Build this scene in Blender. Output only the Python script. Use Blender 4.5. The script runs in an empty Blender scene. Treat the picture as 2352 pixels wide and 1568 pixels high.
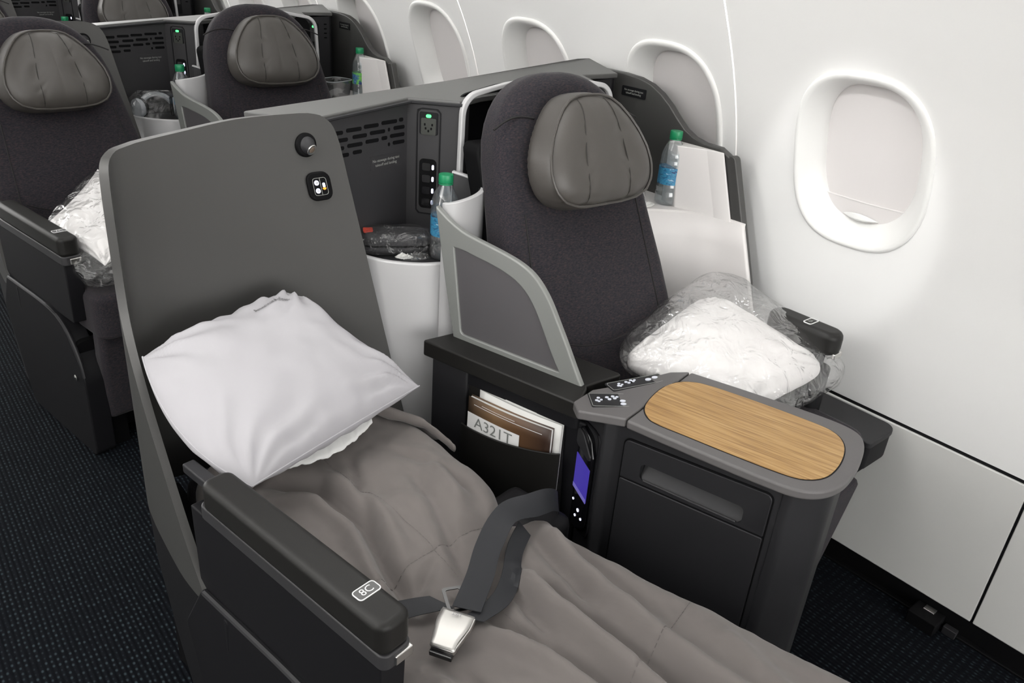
import bpy, bmesh, math, random
from mathutils import Vector, Matrix, noise
random.seed(7)
R = math.radians
sc = bpy.context.scene
COL = sc.collection

# ------------------------------------------------------------------ camera
cam = bpy.data.objects.new('camera', bpy.data.cameras.new('camera'))
COL.objects.link(cam)
right = Vector((0.769, -0.635, 0.0717)).normalized()
fwd = Vector((0.5945, 0.6711, -0.4428)).normalized()
right = (right - fwd * right.dot(fwd)).normalized()
up = right.cross(fwd)
cam.matrix_world = Matrix(((right.x, up.x, -fwd.x, 0), (right.y, up.y, -fwd.y, 0), (right.z, up.z, -fwd.z, 1.33), (0, 0, 0, 1)))
cam.data.sensor_width = 36
cam.data.lens = 1800 / 2352 * 36
cam.data.clip_start = 0.02
sc.camera = cam

# ------------------------------------------------------------------ world, cabin lighting, exposure
sc.view_settings.view_transform = 'Standard'
sc.view_settings.look = 'None'
sc.view_settings.gamma = 1
sc.view_settings.use_curve_mapping = False
sc.view_settings.exposure = 0.26
w = bpy.data.worlds.new('cabin_air'); sc.world = w; w.use_nodes = True
w.node_tree.nodes['Background'].inputs[0].default_value = (1.0, 0.985, 0.965, 1)
w.node_tree.nodes['Background'].inputs[1].default_value = 5.9

def area(name, loc, size, target, watts, color=(1, .98, .95), spread=180):
    d = bpy.data.lights.new(name, 'AREA'); d.shape = 'RECTANGLE'; d.size, d.size_y = size
    d.energy = watts; d.color = color; d.spread = R(spread)
    o = bpy.data.objects.new(name, d); COL.objects.link(o)
    o.location = loc
    o.rotation_euler = (Vector(target) - Vector(loc)).to_track_quat('-Z', 'Y').to_euler()
    o['kind'] = 'structure'
    return o
area('ceiling_cove_light', (0.10, 1.0, 2.12), (0.6, 13), (0.20, 1.0, 0), 30)
area('left_cove_light', (-0.85, 1.0, 1.88), (0.25, 13), (1.65, 1.0, 0.95), 34)
area('sidewall_cove_light', (0.95, 1.0, 1.90), (0.20, 13), (1.66, 1.0, 0.85), 22)
def spot(name, loc, target, watts, deg, blend):
    d = bpy.data.lights.new(name, 'SPOT'); d.energy = watts; d.spot_size = R(deg); d.spot_blend = blend; d.shadow_soft_size = 0.02
    o = bpy.data.objects.new(name, d); COL.objects.link(o); o.location = loc
    o.rotation_euler = (Vector(target) - Vector(loc)).to_track_quat('-Z', 'Y').to_euler()
    return o
spot('reading_spot', (1.05, 0.80, 1.80), (1.36, 0.82, 0.60), 12, 24, 0.4)
spot('aisle_reading_spot', (0.35, 0.70, 1.74), (1.665, 0.82, 0.89), 26, 18, 0.35)

# ------------------------------------------------------------------ materials
def mat(name, col, rough=.5, metal=0, spec=.5, emit=None, es=1, bump=None, noise_col=None, coat=0, sheen=0):
    m = bpy.data.materials.new(name); m.use_nodes = True
    nt = m.node_tree; b = nt.nodes['Principled BSDF']
    b.inputs['Base Color'].default_value = (*col, 1); b.inputs['Roughness'].default_value = rough
    b.inputs['Metallic'].default_value = metal; b.inputs['Specular IOR Level'].default_value = spec
    b.inputs['Coat Weight'].default_value = coat
    if sheen: b.inputs['Sheen Weight'].default_value = sheen
    if emit:
        b.inputs['Emission Color'].default_value = (*emit, 1); b.inputs['Emission Strength'].default_value = es
    tc = nt.nodes.new('ShaderNodeTexCoord')
    if bump:
        sca, strength, dist = bump
        n = nt.nodes.new('ShaderNodeTexNoise'); n.inputs['Scale'].default_value = sca; n.inputs['Detail'].default_value = 3
        nt.links.new(tc.outputs['Object'], n.inputs['Vector'])
        bp = nt.nodes.new('ShaderNodeBump'); bp.inputs['Strength'].default_value = strength; bp.inputs['Distance'].default_value = dist
        nt.links.new(n.outputs['Fac'], bp.inputs['Height']); nt.links.new(bp.outputs['Normal'], b.inputs['Normal'])
    if noise_col:
        sca, stops, stretch = noise_col
        mp = nt.nodes.new('ShaderNodeMapping'); mp.inputs['Scale'].default_value = stretch
        n = nt.nodes.new('ShaderNodeTexNoise'); n.inputs['Scale'].default_value = sca; n.inputs['Detail'].default_value = 4
        n.inputs['Roughness'].default_value = .65
        r = nt.nodes.new('ShaderNodeValToRGB'); e = r.color_ramp.elements
        while len(e) < len(stops): e.new(.5)
        for k, (p, c) in enumerate(stops): e[k].position = p; e[k].color = (*c, 1)
        nt.links.new(tc.outputs['Object'], mp.inputs['Vector']); nt.links.new(mp.outputs[0], n.inputs['Vector'])
        nt.links.new(n.outputs['Fac'], r.inputs[0]); nt.links.new(r.outputs[0], b.inputs['Base Color'])
    return m

WALL = mat('sidewall_plastic', (.80, .80, .79), .45, bump=(900, .08, .0006))
DADO = mat('dado_plastic', (.62, .62, .60), .5)
CEIL = mat('ceiling_plastic', (.8, .8, .8), .6)
REVEAL = mat('window_reveal_plastic', (.76, .76, .745), .35)
SHADE = mat('window_shade_plastic', (.68, .655, .648), .45)
SHELL = mat('shell_grey_paint', (.072, .071, .069), .42, metal=.35, bump=(700, .05, .0004))
SHELL2 = mat('shell_edge_grey', (.095, .095, .093), .4, metal=.3)
SILVER = mat('silver_paint', (.47, .47, .475), .42, metal=.1, bump=(900, .04, .0003))
FRAME = mat('grey_frame_paint', (.215, .222, .213), .45, metal=.2)
WHITEP = mat('white_plastic', (.68, .66, .65), .42)
CHAR = mat('charcoal_plastic', (.015, .015, .017), .52, spec=.4, bump=(700, .1, .0004))
CHAR2 = mat('charcoal_side_plastic', (.0045, .0045, .0058), .6, spec=.25, bump=(700, .1, .0004))
MIDG = mat('mid_grey_plastic', (.026, .0255, .0275), .5, bump=(700, .1, .0004))
CONG = mat('console_rim_grey', (.110, .105, .105), .5, bump=(800, .08, .0003))
BLACK = mat('black_plastic', (.003, .003, .0035), .65, spec=.12)
GLOSSB = mat('gloss_black', (.004, .004, .005), .12)
ARM = mat('armrest_leather', (.009, .0086, .0078), .5, spec=.35, bump=(500, .15, .0006))
LEATH = mat('headrest_leather', (.058, .053, .048), .42, bump=(260, .18, .001))
SEAM = mat('seam_thread', (.008, .007, .0075), .8)
SEAMH = mat('leather_seam', (.022, .020, .018), .7)
CHROME = mat('brushed_metal', (.62, .61, .59), .3, metal=1)
BUCK = mat('buckle_metal', (.50, .49, .47), .42, metal=.9)
LINE = mat('white_print', (.75, .75, .75), .5)
GLINE = mat('grey_print', (.30, .31, .29), .5)
PRINTD = mat('dark_print', (.10, .10, .10), .6)
ICON = mat('icon_print', (.2, .2, .21), .5)
BELT = mat('belt_webbing', (.017, .018, .021), .6, spec=.35, bump=(900, .2, .0006))
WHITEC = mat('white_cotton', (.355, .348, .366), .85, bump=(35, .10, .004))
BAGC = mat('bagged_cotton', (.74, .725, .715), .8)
DUVET = mat('grey_duvet', (.134, .120, .113), .88, bump=(60, .12, .002), sheen=.15)
DUVETB = mat('white_lining', (.72, .72, .71), .8)
FAB = mat('heather_fabric', (.05, .045, .05), .92, sheen=.08, spec=.2, bump=(900, .3, .0008),
          noise_col=(420, [(.30, (.008, .009, .014)), (.46, (.019, .0175, .022)), (.56, (.026, .0225, .026)), (.68, (.046, .029, .030))], (.35, 1, 1)))
GREENCAP = mat('green_cap', (.01, .22, .09), .4)
KIT = mat('kit_felt', (.016, .016, .018), .8, bump=(300, .3, .001))
RED = mat('red_tag', (.45, .05, .03), .5)
PAPER = mat('page_paper', (.62, .62, .60), .7)
LABELB = mat('bottle_label', (.03, .16, .34), .4, noise_col=(60, [(.35, (.008, .03, .12)), (.48, (.05, .26, .42)), (.62, (.02, .14, .30)), (.7, (.35, .55, .65))], (1, 1, 2.5)))
LABELG = mat('bottle_label_green', (.1, .4, .05), .4, noise_col=(26, [(.40, (.01, .04, .18)), (.5, (.18, .55, .06)), (.6, (.02, .08, .3)), (.72, (.3, .5, .7))], (1, 1, 1)))
GREEN_LED = mat('green_led', (.02, .3, .06), .4, emit=(.08, 1, .2), es=2.2)
WHITE_LED = mat('white_led', (.5, .5, .6), .4, emit=(.75, .78, 1), es=1.3)
ORANGE_LED = mat('orange_led', (.5, .2, .02), .4, emit=(1, .28, .02), es=1.3)
SCREEN = mat('handset_screen', (.02, .015, .1), .3, emit=(.036, .024, .24), es=.9)
SCREEN2 = mat('handset_screen_bar', (.05, .05, .15), .3, emit=(.12, .10, .34), es=.8)
FROST = mat('frosted_panel', (.105, .10, .105), .42, metal=.25)
GREYW = mat('light_grey_headphone', (.35, .37, .39), .4)

def carpet():
    m = bpy.data.materials.new('navy_carpet'); m.use_nodes = True; nt = m.node_tree; b = nt.nodes['Principled BSDF']
    b.inputs['Roughness'].default_value = .95; b.inputs['Specular IOR Level'].default_value = .1
    tc = nt.nodes.new('ShaderNodeTexCoord')
    v = nt.nodes.new('ShaderNodeTexVoronoi'); v.inputs['Scale'].default_value = 1; v.inputs['Randomness'].default_value = .25
    mp = nt.nodes.new('ShaderNodeMapping'); mp.inputs['Scale'].default_value = (95, 62, 1)
    nt.links.new(tc.outputs['Object'], mp.inputs[0]); nt.links.new(mp.outputs[0], v.inputs['Vector'])
    r = nt.nodes.new('ShaderNodeValToRGB'); e = r.color_ramp.elements
    e[0].position = .10; e[0].color = (.026, .037, .043, 1); e[1].position = .30; e[1].color = (.0026, .0034, .0054, 1)
    nt.links.new(v.outputs['Distance'], r.inputs[0]); nt.links.new(r.outputs[0], b.inputs['Base Color'])
    wv = nt.nodes.new('ShaderNodeTexWave'); wv.inputs['Scale'].default_value = 30; wv.bands_direction = 'X'
    nt.links.new(tc.outputs['Object'], wv.inputs['Vector'])
    bp = nt.nodes.new('ShaderNodeBump'); bp.inputs['Strength'].default_value = .6; bp.inputs['Distance'].default_value = .003
    nt.links.new(wv.outputs['Fac'], bp.inputs['Height']); nt.links.new(bp.outputs[0], b.inputs['Normal'])
    return m
CARPET = carpet()

def wood():
    m = bpy.data.materials.new('oak_laminate'); m.use_nodes = True; nt = m.node_tree; b = nt.nodes['Principled BSDF']
    b.inputs['Roughness'].default_value = .38
    tc = nt.nodes.new('ShaderNodeTexCoord'); mp = nt.nodes.new('ShaderNodeMapping')
    mp.inputs['Scale'].default_value = (150, 5, 5)
    n = nt.nodes.new('ShaderNodeTexNoise'); n.inputs['Scale'].default_value = 2; n.inputs['Detail'].default_value = 6
    r = nt.nodes.new('ShaderNodeValToRGB'); e = r.color_ramp.elements; e.new(.5)
    for k, (p, c) in enumerate([(.32, (.245, .130, .042)), (.5, (.385, .225, .080)), (.68, (.475, .305, .125))]): e[k].position = p; e[k].color = (*c, 1)
    nt.links.new(tc.outputs['Object'], mp.inputs[0]); nt.links.new(mp.outputs[0], n.inputs['Vector'])
    nt.links.new(n.outputs['Fac'], r.inputs[0]); nt.links.new(r.outputs[0], b.inputs['Base Color'])
    return m
WOOD = wood()

def film(name, tint, spec_mix, rough=.12, bump=None, lo=.03, haze=.04):
    m = bpy.data.materials.new(name); m.use_nodes = True; nt = m.node_tree; nt.nodes.remove(nt.nodes['Principled BSDF'])
    out = nt.nodes['Material Output']; t = nt.nodes.new('ShaderNodeBsdfTransparent'); t.inputs[0].default_value = (*tint, 1)
    g = nt.nodes.new('ShaderNodeBsdfGlossy'); g.inputs['Roughness'].default_value = rough
    mx = nt.nodes.new('ShaderNodeMixShader'); lw = nt.nodes.new('ShaderNodeLayerWeight'); lw.inputs[0].default_value = .35
    mr = nt.nodes.new('ShaderNodeMapRange'); mr.inputs[3].default_value = lo; mr.inputs[4].default_value = spec_mix
    nt.links.new(lw.outputs['Facing'], mr.inputs[0]); nt.links.new(mr.outputs[0], mx.inputs[0])
    hz_ = nt.nodes.new('ShaderNodeMixShader'); df = nt.nodes.new('ShaderNodeBsdfDiffuse'); df.inputs[0].default_value = (.9, .9, .9, 1); hz_.inputs[0].default_value = haze
    nt.links.new(t.outputs[0], hz_.inputs[1]); nt.links.new(df.outputs[0], hz_.inputs[2])
    nt.links.new(hz_.outputs[0], mx.inputs[1]); nt.links.new(g.outputs[0], mx.inputs[2]); nt.links.new(mx.outputs[0], out.inputs[0])
    if bump:
        tc = nt.nodes.new('ShaderNodeTexCoord'); n = nt.nodes.new('ShaderNodeTexNoise'); n.inputs['Scale'].default_value = bump[0]; n.inputs['Detail'].default_value = 2
        n.inputs['Distortion'].default_value = 1.5
        bp = nt.nodes.new('ShaderNodeBump'); bp.inputs['Strength'].default_value = bump[1]; bp.inputs['Distance'].default_value = .02
        nt.links.new(tc.outputs['Object'], n.inputs['Vector']); nt.links.new(n.outputs['Fac'], bp.inputs['Height'])
        nt.links.new(bp.outputs[0], g.inputs['Normal']); nt.links.new(bp.outputs[0], lw.inputs['Normal'])
    return m
FILM = film('clear_film', (.992, .992, .992), .7, .13, (22, .6), .03, .03)
BOTTLE = film('clear_bottle', (.94, .965, .975), .7, .08, None, .06, .05)
WATER = film('water', (.91, .95, .965), .45, .05, None, .04, .03)

FILMK = film('thin_film', (.99, .99, .99), .35, .10, (30, .5), .015, .008)
# ------------------------------------------------------------------ object helpers
ROOT = {}
def meta(o, label=None, cat=None, group=None, kind=None):
    for k, v in (('label', label), ('category', cat), ('group', group), ('kind', kind)):
        if v: o[k] = v
def thing(name, label, cat, loc=(0, 0, 0), th=0, group=None):
    o = bpy.data.objects.new(name, None); COL.objects.link(o)
    o.empty_display_size = .05; o.location = loc; o.rotation_euler = (0, 0, R(th))
    meta(o, label, cat, group)
    ROOT[o.name] = Matrix.Translation(loc) @ Matrix.Rotation(R(th), 4, 'Z')
    return o
def part(name, geo, m, parent=None, bev=0, seg=3, sub=0, solid=0, offset=-1, label=None, sharp=42, loc=None, th=0, kind=None, cat=None, group=None):
    """geo = (verts, faces) in world coordinates; linked as ONE mesh object under parent"""
    vs, fs = geo
    me = bpy.data.meshes.new(name)
    if parent is None:
        M = Matrix.Translation(loc or (0, 0, 0)) @ Matrix.Rotation(R(th), 4, 'Z')
    else:
        M = ROOT[parent.name]
    inv = M.inverted()
    me.from_pydata([inv @ Vector(v) for v in vs], [], fs)
    me.validate(); me.update()
    bm = bmesh.new(); bm.from_mesh(me); bmesh.ops.recalc_face_normals(bm, faces=bm.faces); bm.to_mesh(me); bm.free()
    me.shade_smooth()
    if not bev and not sub: me.set_sharp_from_angle(angle=R(sharp))
    me.materials.append(m)
    o = bpy.data.objects.new(name, me); COL.objects.link(o)
    if parent is None:
        o.location = loc or (0, 0, 0); o.rotation_euler = (0, 0, R(th)); ROOT[o.name] = M
    else:
        o.parent = parent; ROOT[o.name] = M
    if solid:
        s = o.modifiers.new('s', 'SOLIDIFY'); s.thickness = solid; s.offset = offset
    if bev:
        b = o.modifiers.new('b', 'BEVEL'); b.width = bev; b.segments = seg; b.limit_method = 'ANGLE'; b.angle_limit = R(40); b.harden_normals = True
    if sub:
        s = o.modifiers.new('u', 'SUBSURF'); s.levels = sub; s.render_levels = sub
    meta(o, label, cat, group, kind)
    return o
def copy_tree(o, parent=None, dloc=None, label=None, skip=()):
    c = o.copy(); COL.objects.link(c)
    if parent is not None: c.parent = parent
    if dloc: c.location = o.location + Vector(dloc)
    if label: c['label'] = label
    for ch in o.children:
        if ch.name.split('.')[0] not in skip: copy_tree(ch, c, None, None, skip)
    return c

def fr(origin, th):
    c, s = math.cos(R(th)), math.sin(R(th)); ox, oy = origin
    return lambda x, y, z: Vector((ox + c * x - s * y, oy + s * x + c * y, z))
W0 = fr((0, 0), 0)
def join(*gs):
    V, F = [], []
    for v, f in gs:
        b = len(V); V += list(v); F += [tuple(i + b for i in q) for q in f]
    return V, F
def box(f, x0, x1, y0, y1, z0, z1):
    V = [f(x, y, z) for z in (z0, z1) for x, y in ((x0, y0), (x1, y0), (x1, y1), (x0, y1))]
    return V, [(3, 2, 1, 0), (4, 5, 6, 7), (0, 1, 5, 4), (1, 2, 6, 5), (2, 3, 7, 6), (3, 0, 4, 7)]
def rp(pts, n=6):
    """closed 2D polygon with rounded corners; pts = (x, y, r)"""
    out = []; N = len(pts)
    for i, p in enumerate(pts):
        r = p[2] if len(p) > 2 else 0
        P = Vector(p[:2]); A = Vector(pts[i - 1][:2]); B = Vector(pts[(i + 1) % N][:2])
        if r <= 0: out.append(P); continue
        a = (A - P); b = (B - P); la, lb = a.length, b.length; a.normalize(); b.normalize()
        ang = a.angle(b); d = min(r / math.tan(ang / 2), la * .49, lb * .49); r2 = d * math.tan(ang / 2)
        cdir = (a + b).normalized(); cc = P + cdir * (r2 / math.sin(ang / 2))
        s = P + a * d - cc; e = P + b * d - cc
        a0 = math.atan2(s.y, s.x); a1 = math.atan2(e.y, e.x); da = (a1 - a0 + math.pi) % (2 * math.pi) - math.pi
        for k in range(n + 1):
            t = a0 + da * k / n; out.append(cc + Vector((math.cos(t), math.sin(t))) * r2)
    return out
def spl(pts, n=6, closed=True):
    P = [Vector(p[:2]) for p in pts]; N = len(P); out = []
    for i in range(N if closed else N - 1):
        p0, p1, p2, p3 = (P[i - 1] if closed or i else P[0]), P[i], P[(i + 1) % N], (P[(i + 2) % N] if closed else P[min(i + 2, N - 1)])
        for k in range(n):
            u = k / n; out.append(.5 * ((2 * p1) + (p2 - p0) * u + (2*p0 - 5*p1 + 4*p2 - p3) * u*u + (3*p1 - p0 - 3*p2 + p3) * u**3))
    return out if closed else out + [P[-1]]
def prism(out, fn, d0, d1):
    """fn(a, b, d) -> point; outline extruded from d0 to d1"""
    n = len(out); V = [fn(p[0], p[1], d0) for p in out] + [fn(p[0], p[1], d1) for p in out]
    return V, [tuple(range(n))[::-1], tuple(range(n, 2 * n))] + [(i, (i + 1) % n, n + (i + 1) % n, n + i) for i in range(n)]
def ring(outer, inner, fn, d0, d1):
    """frame between two outlines of equal length"""
    n = len(outer); V = [fn(p[0], p[1], d) for d in (d0, d1) for o in (outer, inner) for p in o]
    F = []
    for i in range(n):
        j = (i + 1) % n
        F += [(i, j, n + j, n + i), (2 * n + i, 3 * n + i, 3 * n + j, 2 * n + j), (i, 2 * n + i, 2 * n + j, j), (n + i, n + j, 3 * n + j, 3 * n + i)]
    return V, F
def resample(pts, n, start=0):
    P = [Vector(p) for p in pts] + [Vector(pts[0])]
    L = [0]
    for a, b in zip(P, P[1:]): L.append(L[-1] + (b - a).length)
    out = []
    for k in range(n):
        t = (k / n) * L[-1]
        i = max(j for j in range(len(L)) if L[j] <= t + 1e-9); i = min(i, len(P) - 2)
        u = (t - L[i]) / max(1e-9, L[i + 1] - L[i]); out.append(P[i].lerp(P[i + 1], u))
    return out
def grid(fn, nu, nv, closed_u=False):
    V = [fn(i / (nu if closed_u else nu - 1), j / (nv - 1)) for j in range(nv) for i in range(nu)]
    F = []
    for j in range(nv - 1):
        for i in range(nu if closed_u else nu - 1):
            k = (i + 1) % nu; F.append((j * nu + i, j * nu + k, (j + 1) * nu + k, (j + 1) * nu + i))
    return V, F
def tube(pts, r, n=8, cap=True):
    P = [Vector(p) for p in pts]; V, F = [], []
    prev = None
    for i, p in enumerate(P):
        t = (P[min(i + 1, len(P) - 1)] - P[max(i - 1, 0)]).normalized()
        a = prev if prev is not None else (Vector((0, 0, 1)) if abs(t.z) < .9 else Vector((1, 0, 0)))
        a = (a - t * a.dot(t)).normalized(); b = t.cross(a); prev = a
        for k in range(n):
            q = 2 * math.pi * k / n; V.append(p + (a * math.cos(q) + b * math.sin(q)) * r)
    for i in range(len(P) - 1):
        for k in range(n):
            l = (k + 1) % n; F.append((i * n + k, i * n + l, (i + 1) * n + l, (i + 1) * n + k))
    if cap: F += [tuple(range(n))[::-1], tuple(range((len(P) - 1) * n, len(P) * n))]
    return V, F
def lathe(prof, c, n=24, ax=Vector((0, 0, 1))):
    ax = Vector(ax).normalized(); a = ax.orthogonal().normalized(); b = ax.cross(a); c = Vector(c)
    V = [c + ax * h + (a * math.cos(2 * math.pi * k / n) + b * math.sin(2 * math.pi * k / n)) * r for r, h in prof for k in range(n)]
    F = []
    for i in range(len(prof) - 1):
        for k in range(n):
            l = (k + 1) % n; F.append((i * n + k, i * n + l, (i + 1) * n + l, (i + 1) * n + k))
    F += [tuple(range(n))[::-1], tuple(range((len(prof) - 1) * n, len(prof) * n))]
    return V, F
def lerp(tab, t):
    if t <= tab[0][0]: return tab[0][1]
    for (a, va), (b, vb) in zip(tab, tab[1:]):
        if t <= b: return va + (vb - va) * (t - a) / (b - a)
    return tab[-1][1]
def smooth(tab, t):
    """monotone-ish catmull interpolation of a table"""
    xs = [p[0] for p in tab]; ys = [p[1] for p in tab]
    if t <= xs[0]: return ys[0]
    if t >= xs[-1]: return ys[-1]
    i = max(k for k in range(len(xs)) if xs[k] <= t); i = min(i, len(xs) - 2)
    h = xs[i + 1] - xs[i]; u = (t - xs[i]) / h
    def m(k):
        if k == 0: return (ys[1] - ys[0]) / (xs[1] - xs[0])
        if k == len(xs) - 1: return (ys[-1] - ys[-2]) / (xs[-1] - xs[-2])
        a = (ys[k] - ys[k - 1]) / (xs[k] - xs[k - 1]); b = (ys[k + 1] - ys[k]) / (xs[k + 1] - xs[k])
        return 0 if a * b <= 0 else 2 * a * b / (a + b)
    return (2*u**3 - 3*u**2 + 1) * ys[i] + (u**3 - 2*u**2 + u) * h * m(i) + (-2*u**3 + 3*u**2) * ys[i + 1] + (u**3 - u**2) * h * m(i + 1)
def plane_fn(o, ax, ay):
    o = Vector(o); ax = Vector(ax).normalized(); ay = Vector(ay); ay = (ay - ax * ay.dot(ax)).normalized(); an = ax.cross(ay)
    return lambda a, b, d=0: o + ax * a + ay * b + an * d
def text_geo(s, size, fn, depth=0.0004, align='CENTER', spacing=1.0):
    cu = bpy.data.curves.new('t', 'FONT'); cu.body = s; cu.size = size; cu.align_x = align; cu.align_y = 'CENTER'; cu.space_line = spacing
    cu.resolution_u = 3
    ob = bpy.data.objects.new('t', cu); COL.objects.link(ob)
    dg = bpy.context.evaluated_depsgraph_get(); me = bpy.data.meshes.new_from_object(ob.evaluated_get(dg))
    V = [fn(v.co.x, v.co.y, depth) for v in me.vertices]; F = [tuple(p.vertices) for p in me.polygons]
    bpy.data.objects.remove(ob); bpy.data.curves.remove(cu); bpy.data.meshes.remove(me)
    return V, F
def rrect(w, h, r, cx=0, cy=0):
    return rp([(cx - w/2, cy - h/2, r), (cx + w/2, cy - h/2, r), (cx + w/2, cy + h/2, r), (cx - w/2, cy + h/2, r)], 5)
def nz(*a): return noise.noise(Vector(a))

# ------------------------------------------------------------------ the cabin
Y0, Y1 = -5.0, 7.0
fl = part('floor', ([(-2.0, Y0, 0), (1.75, Y0, 0), (1.75, Y1, 0), (-2.0, Y1, 0)], [(0, 1, 2, 3)]), CARPET, kind='structure')
PROF = [(.43, 1.703), (.60, 1.700), (.75, 1.690), (.88, 1.668), (1.0, 1.634), (1.12, 1.585), (1.25, 1.515), (1.4, 1.42), (1.6, 1.27), (1.85, 1.06)]
def wx(z): return smooth(PROF, z)
def wn(z):
    dx = (wx(z + .01) - wx(z - .01)) / .02
    return Vector((-1, 0, dx)).normalized()
def wall_pt(y, z, d=0): return Vector((wx(z), y, z)) + wn(z) * d

ZC, HO_Y, HO_Z = .981, .155, .188       # window centre height, outer half sizes
def oval(t, hy, hz, p=2.7):
    c, s = math.cos(t), math.sin(t)
    return (math.copysign(abs(c) ** (2 / p), c) * hy, math.copysign(abs(s) ** (2 / p), s) * hz)
NW = 72
def window_patch(yc, y0, y1, z0, z1):
    """sidewall between y0..y1 with an oval hole"""
    ts = sorted([2 * math.pi * k / NW for k in range(NW)] + [math.atan2(b - ZC, a - yc) % (2 * math.pi) for a in (y0, y1) for b in (z0, z1)])
    inner, outer = [], []
    for t in ts:
        c, s = math.cos(t), math.sin(t)
        p = 2.7; r = (abs(c / HO_Y) ** p + abs(s / HO_Z) ** p) ** (-1 / p)
        inner.append((yc + c * r, ZC + s * r))
        k = min(((y1 - yc) / c if c > 1e-9 else (y0 - yc) / c if c < -1e-9 else 1e9), ((z1 - ZC) / s if s > 1e-9 else (z0 - ZC) / s if s < -1e-9 else 1e9))
        outer.append((yc + c * k, ZC + s * k))
    n = len(ts); V, F = [], []; STEPS = [0, .04, .1, .2, .32, .46, .6, .74, .87, 1]
    for q in STEPS:
        for a, b in zip(inner, outer): V.append(wall_pt(a[0] + (b[0] - a[0]) * q, a[1] + (b[1] - a[1]) * q))
    for i in range(len(STEPS) - 1):
        for k in range(n):
            l = (k + 1) % n; F.append((i * n + k, i * n + l, (i + 1) * n + l, (i + 1) * n + k))
    return V, F
SPW = .512
wall = part('wall_right', ([(1.79, Y0, 0), (1.79, Y1, 0), (1.79, Y1, 1.2), (1.79, Y0, 1.2)], [(0, 1, 2, 3)]), WALL, kind='structure')
WIN0 = .790
seams = [1.105 - 8 * SPW, 1.105 - 4 * SPW] + [1.105 + 2 * SPW * k for k in range(0, 6)]
for a, b in zip(seams, seams[1:]):
    g = .0022
    nwin = round((b - a) / SPW)
    cuts = [a + g] + [b - .315 - SPW / 2 - SPW * q for q in range(nwin - 2, -1, -1)] + [b - g]
    geo = join(*[window_patch(WIN0 + SPW * round(((p + q) / 2 - WIN0) / SPW), p, q, .436, 1.85) for p, q in zip(cuts, cuts[1:])])
    po = part('panel', geo, WALL, wall)
    me = po.data
    if me.polygons[0].normal.x > 0: me.flip_normals()
    me.normals_split_custom_set_from_vertices([wn(v.co.z) for v in me.vertices])
part('seam_backing', join(*[grid(lambda u, v, s=s: wall_pt(s - .004 + .008 * u, .436 + 1.41 * v, -.006), 2, 30) for s in seams]), SHADE, wall)
# dado
dseams = [.287 - 1.0 * k for k in (2, 1)] + [.287 + 1.0 * k for k in range(0, 6)]
for a, b in zip(dseams, dseams[1:]):
    V = []; prof = [(.425, 1.703), (.30, 1.703), (.12, 1.702), (.055, 1.700), (.050, 1.706), (.05, 1.73), (.425, 1.73)]
    part('dado_panel', prism([Vector(p) for p in prof], lambda z, x, d: Vector((x, d, z)), a + .003, b - .003), DADO, wall, bev=.0015, seg=1)
part('groove', box(W0, 1.709, 1.72, Y0, Y1, .04, .45), CHAR2, wall)
part('skirting', box(W0, 1.704, 1.74, Y0, Y1, 0, .055), BLACK, wall)
part('seat_track_cover', box(W0, 1.690, 1.705, Y0, Y1, 0, .006), BLACK, wall, bev=.003)
part('track_fitting', box(W0, 1.645, 1.70, .335, .40, .0, .034), BLACK, wall, bev=.003)
part('track_clip', box(W0, 1.680, 1.697, .30, .33, .0, .02), CHAR, wall, bev=.002)
part('track_clip', box(W0, 1.678, 1.697, .355, .38, .032, .0365), CHROME, wall, bev=.001)

lw = part('wall_left', grid(lambda u, v: Vector((-.15 - wx(.05 + 1.8 * v) - .1, Y0 + (Y1 - Y0) * u, 1.8 * v + .0)), 2, 20), WALL, kind='structure')
part('ceiling', grid(lambda u, v: Vector((-2.0 + 3.75 * u, Y0 + (Y1 - Y0) * v, 2.2 + .0 * u)), 2, 2), CEIL, kind='structure')

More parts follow.
